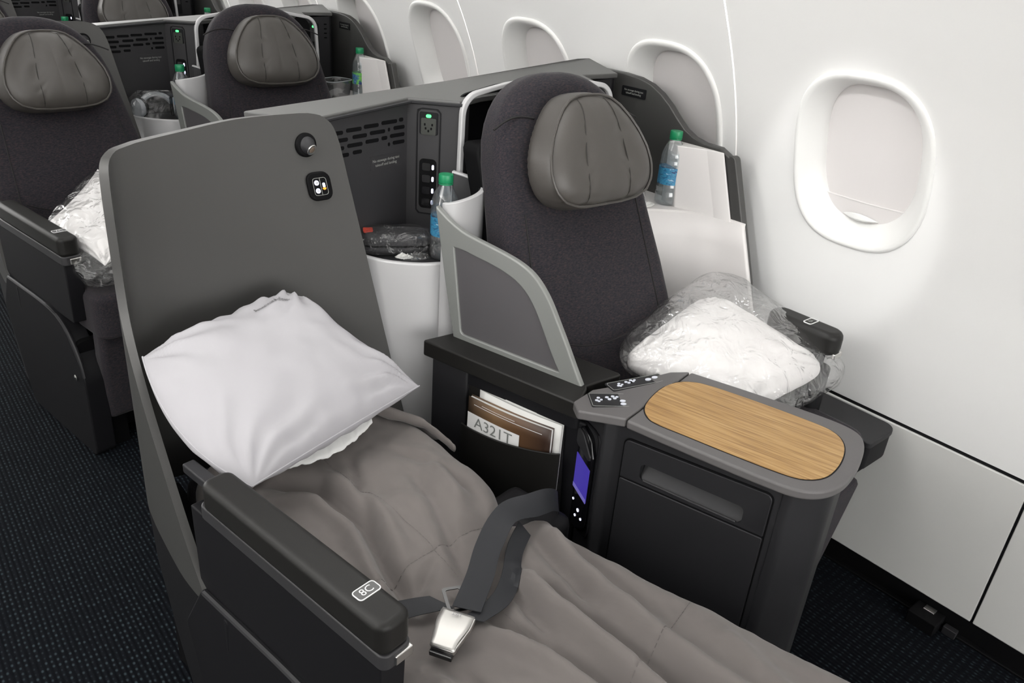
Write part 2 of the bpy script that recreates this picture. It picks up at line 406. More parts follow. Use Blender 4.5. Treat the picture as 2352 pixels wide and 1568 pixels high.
# windows: raised lip, concave reveal, drawn shade with its pull
def window(k, yc):
    def P(t, hy, hz, d, dz=0, pw=2.7):
        a, b = oval(t, hy, hz, pw); return wall_pt(yc + a, ZC + b + dz, d)
    prof = [(HO_Y + .0015, HO_Z + .0015, -.004, 0), (HO_Y + .001, HO_Z + .001, .003, 0), (HO_Y - .001, HO_Z - .001, .006, 0), (HO_Y - .006, HO_Z - .006, .0065, 0), (HO_Y - .012, HO_Z - .012, .004, 0),
            (HO_Y - .025, HO_Z - .024, -.010, .0), (HO_Y - .035, HO_Z - .034, -.022, .001), (HO_Y - .043, HO_Z - .042, -.034, .002), (HO_Y - .047, HO_Z - .047, -.044, .003), (HO_Y - .048, HO_Z - .048, -.060, .003)]
    V, F = [], []
    n = 96
    for hy, hz, d, dz in prof:
        V += [P(2 * math.pi * i / n, hy, hz, d, dz) for i in range(n)]
    for j in range(len(prof) - 1):
        for i in range(n):
            l = (i + 1) % n; F.append((j * n + i, j * n + l, (j + 1) * n + l, (j + 1) * n + i))
    o = part('window_%d' % k, (V, F), REVEAL, kind='structure', sharp=80)
    hy, hz = HO_Y - .030, HO_Z - .030
    zb = ZC - .098
    part('shade', grid(lambda u, v: wall_pt(yc - hy + 2 * hy * u, zb + (ZC + hz - zb) * v, -.052 + .01 * math.sin(math.pi * u)), 12, 16), SHADE, o)
    part('shade_rail', join(grid(lambda u, v: wall_pt(yc - hy + 2 * hy * u, zb - .05 * v, -.046 + .008 * math.sin(math.pi * u)), 12, 4),
         tube([wall_pt(yc - hy + 2 * hy * u / 12, zb, -.0465 + .008 * math.sin(math.pi * u / 12)) for u in range(13)], .002, 6)), SHADE, o)
    part('shade_pull', join(grid(lambda u, v: wall_pt(yc - .042 + .084 * u, zb - .034 + .014 * v * math.sin(math.pi * u) , -.038 + .018 * math.sin(math.pi * u) * (1 - .2 * v)), 14, 5),
         grid(lambda u, v: wall_pt(yc - .042 + .084 * u, zb - .034 , -.04 + .020 * math.sin(math.pi * u) * v), 14, 4)), REVEAL, o, solid=.002)
for k in range(1, 18): window(k, WIN0 + SPW * (k - 8))

# ------------------------------------------------------------------ helpers for one seat row (built at row 8, copied aft)
PITCH = 1.5
ROWTXT = {1: 'second row', 2: 'third row'}

# window side console: dark wing panel, white bin, shelf
def window_console():
    t = thing('window_side_console', 'dark wing panel with white stowage bin and shelf beside the nearest window seat', 'console', (1.56, 1.3, 0), 0, 'window side consoles')
    top = [(1.607, 1.075), (1.50, 1.0765), (1.43, 1.0765), (1.377, 1.073), (1.335, 1.063), (1.30, 1.047), (1.265, 1.023), (1.235, .997), (1.21, .978), (1.18, .964), (1.145, .957), (1.10, .956)]
    ol = [Vector(p) for p in top] + rp([(1.056, .955, .012), (.949, .667, 0), (.885, .40, .03), (1.607, .40, 0)], 5)[0:]
    fn = lambda y, z, d: Vector((1.575 + d, y, z))
    part('wing_panel', prism(ol, fn, 0.0, .022), SHELL, t, bev=.004, seg=2)
    cl = [Vector((p.x * 1.0 - .0, p.y)) for p in ol]
    SZ = .803
    ed = spl([(1.574, .992), (1.571, 1.03), (1.562, 1.072), (1.535, 1.118), (1.500, 1.152), (1.46, 1.180), (1.40, 1.21), (1.30, 1.25)], 4, False)
    def lfp(u, v):
        q = u * (len(ed) - 1); i = min(int(q), len(ed) - 2); p = ed[i].lerp(ed[i + 1], q - i)
        z = SZ - .006 - .40 * v; k = .37 * max(.25, 1 - u * 1.1)
        return Vector((p.x, p.y - k * .40 * v, z))
    part('lower_front', grid(lfp, 40, 8), WHITEP, t, solid=.01, offset=0)
    sh = [Vector((p.x, p.y)) for p in ed] + [Vector((1.30, 1.41)), Vector((1.574, 1.41))]
    part('shelf', prism(sh, lambda x, y, d: Vector((x, y - .004, d)), SZ - .018, SZ), WHITEP, t, bev=.005, seg=3)
    b0 = rp([(1.574, .990, .004), (1.560, 1.066, .012), (1.522, 1.160, .01), (1.545, 1.225, .01), (1.574, 1.225, .002)], 5)
    n = len(b0)
    V = [Vector((p.x, p.y, SZ - .012)) for p in b0] + [Vector((p.x - .004, p.y + .055 * min(1, max(0, (1.20 - p.y) / .12)), .949)) for p in b0]
    part('stowage_bin', (V, [tuple(range(n))[::-1], tuple(range(n, 2 * n))] + [(i, (i + 1) % n, n + (i + 1) % n, n + i) for i in range(n)]), WHITEP, t, bev=.012, seg=5)
    pf = plane_fn((1.5738, 1.386, 1.035), (0, -1, 0), (0, 0, 1))
    pl = part('placard', prism(rrect(.082, .024, .003), lambda a, b, d: pf(a, b, d), -.001, .0012), CHAR2, t)
    part('lettering', text_geo('No stowage during taxi\ntakeoff and landing', .0068, pf, .0017, spacing=1.1), GLINE, pl)
    return t
wc = window_console()

# shoulder cabinet between the two seats: vents, sockets, shelf, silver bowl front, top ledge
def shoulder_cabinet():
    t = thing('shoulder_cabinet', 'charcoal shoulder cabinet with vents, green lit socket and silver shelf in the nearest row', 'cabinet', (.95, 1.40, 0), 0, 'shoulder cabinets')
    B0 = Vector((.914, 1.417, 0))
    va = Vector((-math.cos(R(13)), -math.sin(R(13)), 0))
    oa = Vector((math.cos(R(-50)), math.sin(R(-50)), 0))
    # vent panel
    def vf(s, z, d=0): return B0 + va * s + Vector((0, 0, z)) + Vector((va.y, -va.x, 0)) * -d * -1
    nrm = Vector((math.sin(R(13)), -math.cos(R(13)), 0))
    def vf(s, z, d=0): return B0 + va * s + Vector((0, 0, z)) + nrm * d
    part('vent_panel', prism([Vector(p) for p in [(0, .70), (.27, .70), (.27, 1.024), (0, 1.036)]], vf, -.02, 0), MIDG, t)
    rows = [(1.006, [(.012, .024), (.03, .074), (.082, .122), (.128, .168), (.176, .22)]), (.991, [(.008, .04), (.05, .056, ), (.064, .106), (.114, .152), (.164, .21)]),
            (.976, [(.008, .05), (.058, .074), (.082, .118), (.126, .166), (.174, .22)]), (.961, [(.008, .042), (.05, .056), (.128, .152), (.162, .2)])]
    for z, segs in rows:
        for a, b in segs:
            part('vent_slot_dark', prism(rrect(b - a, .0078, .0035, (a + b) / 2, z - .045 * (a + b) / 2), vf, -.004, .0006), BLACK, t)  # solid black strips stand in for the darkness inside open slots
    pl = part('placard', prism(rrect(.088, .030, .002, .062, .925), vf, -.002, .0006), MIDG, t)
    tf = lambda a, b, d: vf(.062 - a, .925 + b + .02 * a, d)
    part('lettering', text_geo('No stowage during taxi\ntakeoff and landing', .0080, tf, .0013, spacing=1.15), GLINE, pl)
    # socket panel
    on = Vector((-oa.y * -1, 0, 0))
    onr = Vector((math.sin(R(-50)), -math.cos(R(-50)), 0))
    def of(s, z, d=0): return B0 + oa * s + Vector((0, 0, z)) + onr * d
    part('socket_panel', prism([Vector(p) for p in [(-.01, .70), (.125, .70), (.125, 1.046), (-.01, 1.036)]], of, -.03, 0), MIDG, t)
    col = part('socket_column', join(ring(resample(rrect(.052, .226, .008, .047, .918), 48), resample(rrect(.047, .221, .006, .047, .918), 48), of, -.004, .002)), CHAR2, t)
    sk = part('power_socket', prism(rrect(.040, .046, .004, .047, 1.000), of, -.002, .002), CHAR2, t, bev=.001, seg=2)
    part('socket_face', prism(rrect(.032, .034, .003, .047, .994), of, .0015, .003), mat('socket_face', (.035, .038, .033), .35), sk)
    for s, z in ((.039, .998), (.055, .998), (.047, .985), (.041, .990), (.053, .990)):
        part('socket_hole', prism(rrect(.0035, .005, .001, s, z), of, .002, .0034), BLACK, sk)
    part('socket_led', prism(rrect(.011, .0065, .003, .047, 1.0155), of, .001, .0036), GREEN_LED, sk)
    jp = part('jack_plate', prism(rrect(.038, .108, .010, .047, .872), of, -.002, .0012), BLACK, t, bev=.0008, seg=1)
    for k in range(4):
        z = .909 - .0255 * k
        part('jack', prism(rrect(.018, .016, .003, .044, z), of, .001, .0022), GLOSSB, jp)
        part('jack_light', prism(rrect(.0046, .0105, .002, .0585, z), of, .001, .0026), WHITE_LED, jp)
    # right hand panel behind the window seat, with its own socket
    def rf(x, z, d=0): return Vector((x, 1.425 - d, z))
    part('right_panel', prism([Vector(p) for p in [(.98, .66), (1.535, .66), (1.535, 1.064), (.98, 1.04)]], rf, -.02, 0), CHAR, t)
    part('right_return', box(W0, 1.530, 1.537, 1.425, 1.60, .66, 1.064), CHAR2, t)
    part('right_back', box(W0, 1.535, 1.574, 1.50, 1.51, .79, 1.07), CHAR2, t)
    k2 = part('power_socket', prism(rrect(.045, .11, .005, 1.462, .985), rf, -.002, .002), CHAR2, t, bev=.001, seg=2)
    part('socket_face', prism(rrect(.034, .05, .003, 1.462, 1.0), rf, .0015, .003), MIDG, k2)
    part('socket_led', prism(rrect(.012, .008, .003, 1.462, 1.028), rf, .001, .0036), GREEN_LED, k2)
    for z in (1.036, 1.020, 1.004, .988):
        part('vent_slot_dark', prism(rrect(.012, .005, .002, 1.512, z), rf, -.002, .0006), BLACK, t)  # black pieces again, painting the dark of the openings
    # ledge on top, rising towards the wall
    lp = [(.655, 1.352, 1.020), (.912, 1.411, 1.037), (.982, 1.327, 1.040), (1.05, 1.34, 1.045), (1.40, 1.36, 1.062), (1.415, 1.415, 1.066), (1.538, 1.415, 1.066), (1.570, 1.553, 1.084), (1.527, 1.556, 1.083), (1.116, 1.556, 1.042), (.62, 1.556, 1.000)]
    n = len(lp)
    V = [Vector(p) for p in lp] + [Vector(p) + Vector((0, 0, .012)) for p in lp]
    part('ledge', (V, [tuple(range(n))[::-1], tuple(range(n, 2 * n))] + [(i, (i + 1) % n, n + (i + 1) % n, n + i) for i in range(n)]), SHELL2, t, bev=.003, seg=2)
    lip = [(p[0] + (.004 if p[0] > .9 else 0), p[1] - .004, p[2] + .004) for p in lp[:3]]
    part('ledge_lip', tube(lip, .0035, 6), CHAR, t)
    part('rear_face', prism([Vector(p) for p in [(.62, .3), (1.574, .3), (1.574, 1.082), (1.116, 1.040), (.62, .999)]], lambda x, z, d: Vector((x, 1.552 - d, z)), -.006, .006), SHELL, t)
    # shelf and silver front
    path = [(.745, 1.385), (.760, 1.335), (.780, 1.293), (.806, 1.262), (.838, 1.238), (.872, 1.224), (.905, 1.213), (.945, 1.214)]
    def cr(path, n):
        P = [Vector(p) for p in path]; out = []
        for i in range(len(P) - 1):
            p0, p1, p2, p3 = P[max(i - 1, 0)], P[i], P[i + 1], P[min(i + 2, len(P) - 1)]
            for k in range(n):
                u = k / n; out.append(.5 * ((2 * p1) + (p2 - p0) * u + (2*p0 - 5*p1 + 4*p2 - p3) * u*u + (3*p1 - p0 - 3*p2 + p3) * u**3))
        return out + [P[-1]]
    pp = cr(path, 4)
    V = [Vector((p.x, p.y, z)) for z in (.12, .758) for p in pp]; m = len(pp)
    part('silver_front', (V, [(i, i + 1, m + i + 1, m + i) for i in range(m - 1)]), SILVER, t, solid=.012, offset=0, bev=.004, seg=3)
    g = [(.868, 1.212), (.872, 1.201), (.886, 1.194), (.912, 1.194), (.940, 1.201), (.963, 1.213), (.977, 1.230), (.981, 1.254), (.974, 1.284), (.958, 1.310)]
    gp = cr(g, 4); m = len(gp)
    def gz(i): return .887 + .030 * (i / (m - 1)) ** 1.3
    part('bottle_guard', ([Vector((p.x, p.y, .55)) for p in gp] + [Vector((p.x, p.y, gz(i))) for i, p in enumerate(gp)], [(i, i + 1, m + i + 1, m + i) for i in range(m - 1)]), SILVER, t, solid=.011, offset=0, bev=.004, seg=4)
    gl = [Vector((.925 + (p.x - .925) * .86, 1.262 + (p.y - 1.262) * .86)) for p in gp]
    part('guard_lining', ([Vector((p.x, p.y, .745)) for p in gl] + [Vector((p.x, p.y, gz(i) - .004)) for i, p in enumerate(gl)], [(i, i + 1, m + i + 1, m + i) for i in range(m - 1)]), CHAR, t, solid=.0015)
    fp = [(p.x, p.y) for p in pp] + [(.970, 1.24), (.975, 1.31), (.92, 1.41), (.765, 1.395)]
    part('shelf', prism([Vector(p) for p in fp], lambda x, y, d: Vector((x, y, d)), .735, .747), CHAR, t)
    return t
cab = shoulder_cabinet()

# shell behind the aisle seat
def aisle_shell():
    t = thing('seat_shell', 'grey curved seat shell with reading light rising behind the white pillow', 'seat shell', (.48, 1.30, 0), 0, 'aisle seat shells')
    zt_back = [(0, 1.018), (.06, 1.028), (.3, 1.040), (.6, 1.050), (.85, 1.048), (.93, 1.042), (.975, 1.028), (.992, 1.012), (1.0, .985)]
    zt_wing = [(0, 1.018), (.012, 1.008), (.022, .985), (.030, .93), (.034, .84), (.048, .765), (.09, .68), (.18, .565), (.265, .468), (.345, .395)]
    zb_wing = [(0, .40), (.09, .355), (.20, .345), (.29, .365), (.345, .392)]
    def cross(z, s):
        """s<0 forward along the wing (metres), s in 0..1 along the back"""
        k = 1.03 - z
        r = Vector((.702 + k * .165, 1.342 - k * .15)); l = Vector((.275 + .004 * k, 1.262 + k * .075))
        f = Vector((.258 + .02 * k, l.y - .36))
        if s >= 0:
            p = l.lerp(r, s); bow = -.014 * 4 * s * (1 - s)
            d = (r - l).normalized(); p = p + Vector((-d.y, d.x)) * -bow * .6
            dist = s * (r - l).length
        else:
            p = l.lerp(f, min(1, -s / .36)); dist = -s
        rad = .05
        if dist < rad:            # round the corner
            q = 1 - dist / rad
            a = l.lerp(r, rad / (r - l).length); b = l.lerp(f, rad / .36)
            u = .5 + .5 * (dist / rad) * (1 if s >= 0 else -1)
            p = b * (1 - u) ** 2 + l * 2 * u * (1 - u) + a * u ** 2
        return p
    S = [-.345, -.335, -.32, -.30, -.28, -.255, -.23, -.205, -.18, -.155, -.13, -.11, -.09, -.075, -.062, -.05, -.042, -.036, -.033, -.030, -.027, -.024, -.021, -.018, -.014, -.010, -.005]
    S += [0, .015, .03, .05, .07, .1, .14, .19, .25, .31, .37, .43, .49, .55, .61, .67, .73, .79, .84, .88, .91, .935, .955, .97, .98, .988, .994, .998, 1.0]
    nz_ = 30; V = []
    for j in range(nz_):
        for s in S:
            if s < 0: zt, zb = smooth(zt_wing, -s), smooth(zb_wing, -s)
            else: zt, zb = smooth(zt_back, s), .40
            u = j / (nz_ - 1); z = zb + (zt - zb) * (1 - (1 - u) ** 1.35)
            p = cross(z, s); V.append(Vector((p.x, p.y, z)))
    m = len(S)
    F = [(j * m + i, j * m + i + 1, (j + 1) * m + i + 1, (j + 1) * m + i) for j in range(nz_ - 1) for i in range(m - 1)]
    part('shell_panel', (V, F), SHELL, t, solid=.013, offset=0, bev=.0045, seg=3)
    # reading lamp on the inner face
    def on(s, z, d=0):
        p = cross(z, s); q = cross(z, s + .01); q2 = cross(z + .01, s)
        a = Vector((q.x - p.x, q.y - p.y, 0)).normalized(); b = Vector((q2.x - p.x, q2.y - p.y, .01)).normalized(); nn = a.cross(b)
        return Vector((p.x, p.y, z)), a, b, nn
    o, a, b, nn = on(.835, .993)
    lamp = part('reading_lamp', lathe([(.0215, .004), (.0215, .010), (.0195, .013), (.0165, .014)], o, 28, nn), BLACK, t, sharp=30)
    ax = (nn * .86 - b * .50 + a * .12).normalized(); c = o + nn * .006 + a * .001
    part('lamp_head', lathe([(.0175, -.002), (.0165, .005), (.0138, .010), (.0112, .014), (.0100, .016)], c, 28, ax), CHAR, lamp, sharp=50)
    part('lamp_rim', lathe([(.0100, .0158), (.0105, .017), (.0095, .0182), (.0080, .0178)], c, 24, ax), CHROME, lamp)
    part('lamp_lens', lathe([(.0080, .0165), (.0060, .0180), (.001, .0182)], c, 20, ax), mat('lamp_lens', (.16, .12, .09), .15, spec=.8), lamp)
    # control pad
    o, a, b, nn = on(.855, .917)
    pf = lambda x, y, d: o + a * x + b * y + nn * (d + .006)
    pad = part('light_control', prism(rrect(.049, .054, .016), pf, 0, .007), BLACK, t, bev=.003, seg=3)
    part('pad_outline', ring(resample(rrect(.0285, .033, .005), 40), resample(rrect(.0272, .0317, .0045), 40), pf, .0065, .0076), GLINE, pad)
    part('pad_divider', prism(rrect(.0008, .032, .0002, .001, 0), pf, .0065, .0076), GLINE, pad)
    for y in (.0075, -.0075):
        bt = part('pad_button', prism(rrect(.0092, .0095, .0046, -.0065, y), pf, .0065, .0078), WHITE_LED, pad)
        if y > 0: part('button_icon', prism(rrect(.0040, .0018, .0008, -.006, y), pf, .0075, .0083), ICON, bt)
        else: part('button_icon', join(*[prism(rrect(.0012, .0045, .0005, -.0065 + dx, y), pf, .0075, .0083) for dx in (-.0012, .0012)]), ICON, bt)
    part('lamp_symbol', prism(rrect(.0052, .0085, .002, .0075, .002), pf, .0065, .0079), WHITE_LED, pad)
    part('lamp_glow', prism(rp([(.0030, -.0030, .001), (.0120, -.0030, .001), (.0095, -.0068, .002), (.0055, -.0068, .002)]), pf, .0065, .0078), ORANGE_LED, pad)
    return t
shell = aisle_shell()

def window_shell():
    t = thing('seat_surround', 'black lined surround with pale grey rim behind the nearest upright window seat', 'seat surround', (1.19, 1.33, 0), 0, 'window seat surrounds')
    ol = [Vector(p) for p in rp([(.955, .55, 0), (1.43, .55, 0), (1.425, 1.070, .045), (1.24, 1.098, .3), (1.10, 1.086, .2), (.982, 1.066, .05)], 8)]
    il = [Vector(p) for p in rp([(.966, .55, 0), (1.419, .55, 0), (1.414, 1.060, .036), (1.24, 1.088, .3), (1.10, 1.076, .2), (.993, 1.056, .042)], 8)]
    fn = lambda x, z, d: Vector((x, 1.318 + d - .06 * (1.07 - z), z))
    part('rim', ring(ol, il, fn, 0, .012), SILVER, t, bev=.003, seg=2)
    part('lining', prism(il, fn, .040, .046), BLACK, t)
    return t
surround = window_shell()

# upright seat; local frame origin on the floor under the cushion, x right, y aft
def upright_seat(name, label, loc, th, side, group, drop=0):
    t = thing(name, label, 'seat', (*loc, 0), th, group)
    f = fr(loc, th)
    sl = .42
    def bp(x, s, d=0):   # s = height above .47 measured vertically; d towards the front
        z = .47 + s
        return f(x, .085 + sl * s - d, z + d * sl * .6 - drop)
    ht = [(0, .244), (.12, .242), (.26, .230), (.36, .214), (.44, .203), (.50, .195), (.54, .184), (.575, .166), (.605, .142), (.628, .112), (.643, .078), (.651, .04), (.6535, .012)]
    half = [(smooth(ht, s), s) for s in [0, .05, .12, .19, .26, .33, .40, .45, .5, .54, .57, .595, .612, .626, .637, .645, .650, .6525]]
    ol = [Vector((x, s)) for x, s in half] + [Vector((-x, s)) for x, s in half[::-1]]
    part('seat_back', prism(ol, bp, -.085, .0), FAB, t, bev=.032, seg=5)
    for sx in (-1, 1):
        part('seam', tube([bp(sx * (.190 - .03 * u), .06 + .34 * u, .0005) for u in [k / 10 for k in range(11)]], .0018, 5), SEAM, t)
    for sx in (-1, 1):
        part('seam', tube([bp(sx * (.20 - .105 * u), .555 + .012 * u + .012 * math.sin(u * 3), .001) for u in [k / 10 for k in range(11)]], .0022, 5), SEAM, t)
    part('crease', tube([bp(-.17 + .34 * u, .17 - .04 * (1 - (2 * u - 1) ** 2), .0125) for u in [k / 16 for k in range(17)]], .0016, 5), SEAM, t)
    # headrest
    hz = [(0, -.108), (.05, -.108), (.10, -.104), (.138, -.092), (.160, -.070), (.167, -.040), (.160, -.008), (.143, .024), (.120, .052), (.094, .076), (.066, .092), (.034, .099), (0, .100)]
    rt = [Vector(p) for p in hz] + [Vector((-p[0], p[1])) for p in hz[-2:0:-1]]
    rt = [Vector((p.x * .885, p.y)) for p in resample(rt, 64)]
    HS = .507
    def hp(x, y, d): return bp(x, HS + y, d)
    rings = [(1.0, .004), (1.03, .018), (1.03, .036), (1.0, .052), (.965, .062), (.93, .066), (.88, .073), (.78, .082), (.66, .087), (.52, .090), (.38, .091), (.25, .0915), (.12, .0915), (.02, .0915)]
    V, F = [], []
    for q, d in rings:
        for p in rt:
            x, y = p.x * q, p.y * q; dd = d
            if d > .06:
                for s0 in (-1, 1):
                    xs = s0 * (.058 - .28 * max(0, y + .03) ** 1.2)
                    dd -= .0050 * math.exp(-((x - xs) / .0050) ** 2)
                dd += .006 * (math.cos(x * 38) - .5) * (1 - q)
                dd += .012 * abs(x) / .17
            V.append(hp(x, y, dd))
    n = len(rt)
    for j in range(len(rings) - 1):
        for i in range(n):
            l = (i + 1) % n; F.append((j * n + i, j * n + l, (j + 1) * n + l, (j + 1) * n + i))
    F.append(tuple(range(n))); F.append(tuple(range((len(rings) - 1) * n, len(rings) * n)))
    def hsurf(x, y):
        a = math.atan2(y, x); R0 = max((p for p in rt), key=lambda p: math.cos(math.atan2(p.y, p.x) - a)).length
        q = math.hypot(x, y) / R0
        tab = sorted((q_, d_) for q_, d_ in rings if d_ > .06)
        return lerp(tab, q) + .006 * (math.cos(x * 38) - .5) * (1 - q) + .012 * abs(x) / .17
    hr = part('headrest', (V, F), LEATH, t, sub=1)
    part('piping', tube([hp(p.x * .962, p.y * .962, .0655 + .012 * abs(p.x) / .17) for p in rt] + [hp(rt[0].x * .962, rt[0].y * .962, .0655)], .0028, 6, False), LEATH, hr)
    for sx in (-1, 1):
        part('seam', tube([hp(sx * (.058 - .28 * max(0, y + .03) ** 1.2), y, hsurf(sx * (.058 - .28 * max(0, y + .03) ** 1.2), y) - .0018) for y in [-.096 + .0092 * k for k in range(21)]], .0013, 5), SEAMH, hr)
    if side == 'R':
        cu = rp([(-.215, .15, .02), (-.215, .03, .02), (-.03, -.07, .05), (.095, -.318, .04), (.356, -.318, .045), (.356, .15, .02)], 5)
        x0 = .12
    else:
        cu = rp([(-.225, .15, .02), (-.225, -.36, .04), (.235, -.36, .04), (.235, .15, .02)], 5); x0 = -.22
    part('seat_cushion', prism(cu, lambda x, y, d: f(x, y, d), .36, .485), FAB, t, bev=.030, seg=4)
    part('calf_rest', prism(rp([(x0, .10, .02), (x0 + (.215 if side == 'R' else .455), .10, .02), (x0 + (.215 if side == 'R' else .455), .39, .02), (x0, .39, .02)], 4), lambda x, z, d: f(x, -.335 + d + (.39 - z) * .12, z), .0, .055), FAB, t, bev=.018, seg=3)
    part('pedestal', box(f, .12 if side == 'R' else -.2, .25, -.20, .20, .0, .37), BLACK, t, bev=.01)
    part('back_support', prism(rp([(-.20, .40, .02), (.20, .40, .02), (.19, .98, .02), (-.19, .98, .02)], 4), lambda x, z, d: f(x, .085 + sl * (z - .47) + d, z), .08, .14), BLACK, t, bev=.01)
    if side == 'R':   # slim armrest by the cabin wall
        a = part('armrest', prism(rrect(.060, .17, .028, .350, -.115), lambda x, y, d: f(x, y, d), .615, .668), ARM, t, bev=.016, seg=4)
        part('armrest_support', prism(rrect(.05, .28, .02, .352, -.05), lambda x, y, d: f(x, y, d), .36, .58), CHAR2, t, bev=.006)
        part('armrest_bracket', prism(rrect(.046, .14, .015, .351, -.10), lambda x, y, d: f(x, y, d), .57, .618), CHAR2, t, bev=.004)
        part('armrest_latch', box(f, .335, .365, -.203, -.196, .612, .624), CHROME, a, bev=.002)
        p = plane_fn(f(.350, -.125, .6683), f(1, 0, 0) - f(0, 0, 0), f(0, 1, 0) - f(0, 0, 0))
        part('number_frame', ring(resample(rrect(.036, .020, .005), 40), resample(rrect(.0325, .0165, .004), 40), p, -.001, .0008), LINE, a)
        part('seat_number', text_geo('8A', .014, p, .0006), GLINE, a)
    return t
seatA = upright_seat('cabin_chair', 'upright grey fabric window seat nearest the camera with leather headrest', (1.158, .865), 0, 'R', 'upright seats')

# aisle side of an aisle seat: armrest, side panel, base (frame S)
S_ = fr((.271, .944), 10)
def aisle_side(t, number):
    f = S_
    arm = part('armrest', prism(rrect(.050, .392, .016, .025, -.190), lambda x, y, d: f(x, y, d), .582, .632), ARM, t, bev=.011, seg=4)
    part('armrest_frame', prism(rrect(.047, .405, .012, .026, -.184), lambda x, y, d: f(x, y, d), .560, .584), MIDG, t, bev=.003, seg=2)
    part('armrest_latch', box(f, .019, .047, -.3895, -.378, .563, .578), CHROME, arm, bev=.002)
    p = plane_fn(f(.029, -.325, .6322), f(1, 0, 0) - f(0, 0, 0), f(0, 1, 0) - f(0, 0, 0))
    part('number_frame', ring(resample(rrect(.034, .0195, .005), 48), resample(rrect(.0315, .0170, .0038), 48), p, -.0005, .0007), LINE, arm)
    part('number_plate', prism(rrect(.0315, .0170, .0038), p, -.0008, .0003), PRINTD, arm)
    part('seat_number', text_geo(number, .0155, p, .0007), LINE, arm)
    part('armrest_bar', box(f, .018, .038, .0, .085, .596, .612), CHAR, t, bev=.003, seg=2)
    part('side_panel', prism(rp([(.05, .40, 0), (-.372, .40, .005), (-.378, .562, .005), (.05, .562, 0)], 3), lambda y, z, d: f(d, y, z), .006, .046), CHAR2, t, bev=.003, seg=2)
    part('lower_panel', prism(rp([(.03, .0, .02), (-.385, .0, .02), (-.395, .25, .10), (-.30, .408, .12), (.035, .408, .004), (.10, .30, .03)], 7), lambda y, z, d: f(d, y, z), -.004, .05), CHAR2, t, bev=.006, seg=3)
    lg = spl([(.03, .405), (-.08, .405), (-.18, .4045), (-.26, .398), (-.315, .376), (-.352, .34), (-.378, .295), (-.388, .25)], 4, False)
    part('lower_ledge', tube([f(.0005, p.x, p.y) for p in lg], .0055, 8), CHAR, t)
    part('release_cap', lathe([(.001, 0), (.008, .001), (.009, .003), (.006, .005), (.001, .0055)], f(-.004, -.345, .235), 16, f(-1, 0, 0) - f(0, 0, 0)), CHROME, t)
    part('front_return', prism(rp([(.004, .0, .005), (.10, .0, .005), (.10, .34, .02), (.004, .34, .02)], 3), lambda x, z, d: f(x, -.36 + d, z), .0, .02), BLACK, t)
    by = f(0, 0, 0).y - .944
    part('base_trim', prism(rp([(.90, .40, .01), (.915, .27, .05), (.965, .0, .01), (1.14, .0, .02), (1.205, .10, .08), (1.275, .25, .06), (1.285, .41, .02)], 6), lambda y, z, d: Vector((d, y + by, z)), .272, .33), CHAR2, t, bev=.006, seg=3)

# divider between the seats: arm pad, privacy frame with frosted panel, literature pocket (frame K)
K_ = fr((.921, .725), 15)
def divider():
    t = thing('seat_divider', 'grey framed privacy divider with dark arm pad and magazine pocket between the nearest seats', 'divider', K_(.06, .28, 0), 15, 'seat dividers')
    f = K_
    pad = rp([(-.004, .462, .004), (.060, .440, .01), (.150, .425, .01), (.150, .088, .008), (.062, .118, .004), (.052, .112, .004), (-.006, .094, .004)], 4)
    part('arm_pad', prism(pad, lambda x, y, d: f(x, y, d), .590, .624), ARM, t, bev=.008, seg=3)
    part('pad_underside', prism(rp([(.008, .43, .01), (.145, .42, .01), (.145, .10, .01), (.008, .10, .01)], 3), lambda x, y, d: f(x, y, d), .56, .592), CHAR2, t)
    part('support_panel', box(f, .0165, .145, .086, .425, .02, .575), CHAR2, t, bev=.006)
    part('support_post', box(f, .004, .10, .352, .442, .02, .588), CHAR, t, bev=.004)
    # privacy frame
    tp = spl([(.486, .885), (.455, .866), (.420, .8505), (.382, .8425), (.345, .8365), (.312, .8305), (.280, .8225), (.252, .810), (.228, .790), (.207, .764), (.186, .730), (.165, .695), (.145, .660), (.126, .628)], 4, False)
    OL = tp + [Vector((.120, .618)), Vector((.428, .618)), Vector((.452, .72))]
    ti = spl([(.436, .812), (.410, .8115), (.380, .807), (.345, .802), (.312, .7945), (.282, .783), (.258, .765), (.238, .740), (.220, .710), (.202, .678), (.184, .648)], 4, False)
    IL = ti + [Vector((.176, .636)), Vector((.180, .6352))] + [Vector((.404, .6352)), Vector((.410, .640))]
    inn = IL
    OL = resample(OL, 150); IL_ = resample(IL, 150)
    fn = lambda y, z, d: f(.058 + d, y, z)
    part('privacy_frame', ring(OL, IL_, fn, -.007, .007), FRAME, t, bev=.0035, seg=3)
    part('frosted_panel', prism(IL_, fn, -.002, .002), FROST, t)
    # literature pocket
    def pk(u, v):
        y = .120 + .232 * u
        lip = .507 - .006 * math.sin(math.pi * u) - .030 * u
        z = .33 + (lip - .33) * v
        b = (.008 + .014 * math.sin(math.pi * min(1, max(0, u))) ** .6 * (.35 + .65 * v))
        return f(.004 - b, y, z)
    part('literature_pocket', grid(pk, 28, 16), ARM, t, solid=.004, offset=1, bev=.0015, seg=2)
    part('pocket_back', prism(rp([(.116, .33, .01), (.356, .33, .01), (.356, .572, .012), (.128, .566, .012)], 5), lambda y, z, d: f(d, y, z), .012, .017), ARM, t, bev=.002, seg=2)
    return t
div = divider()

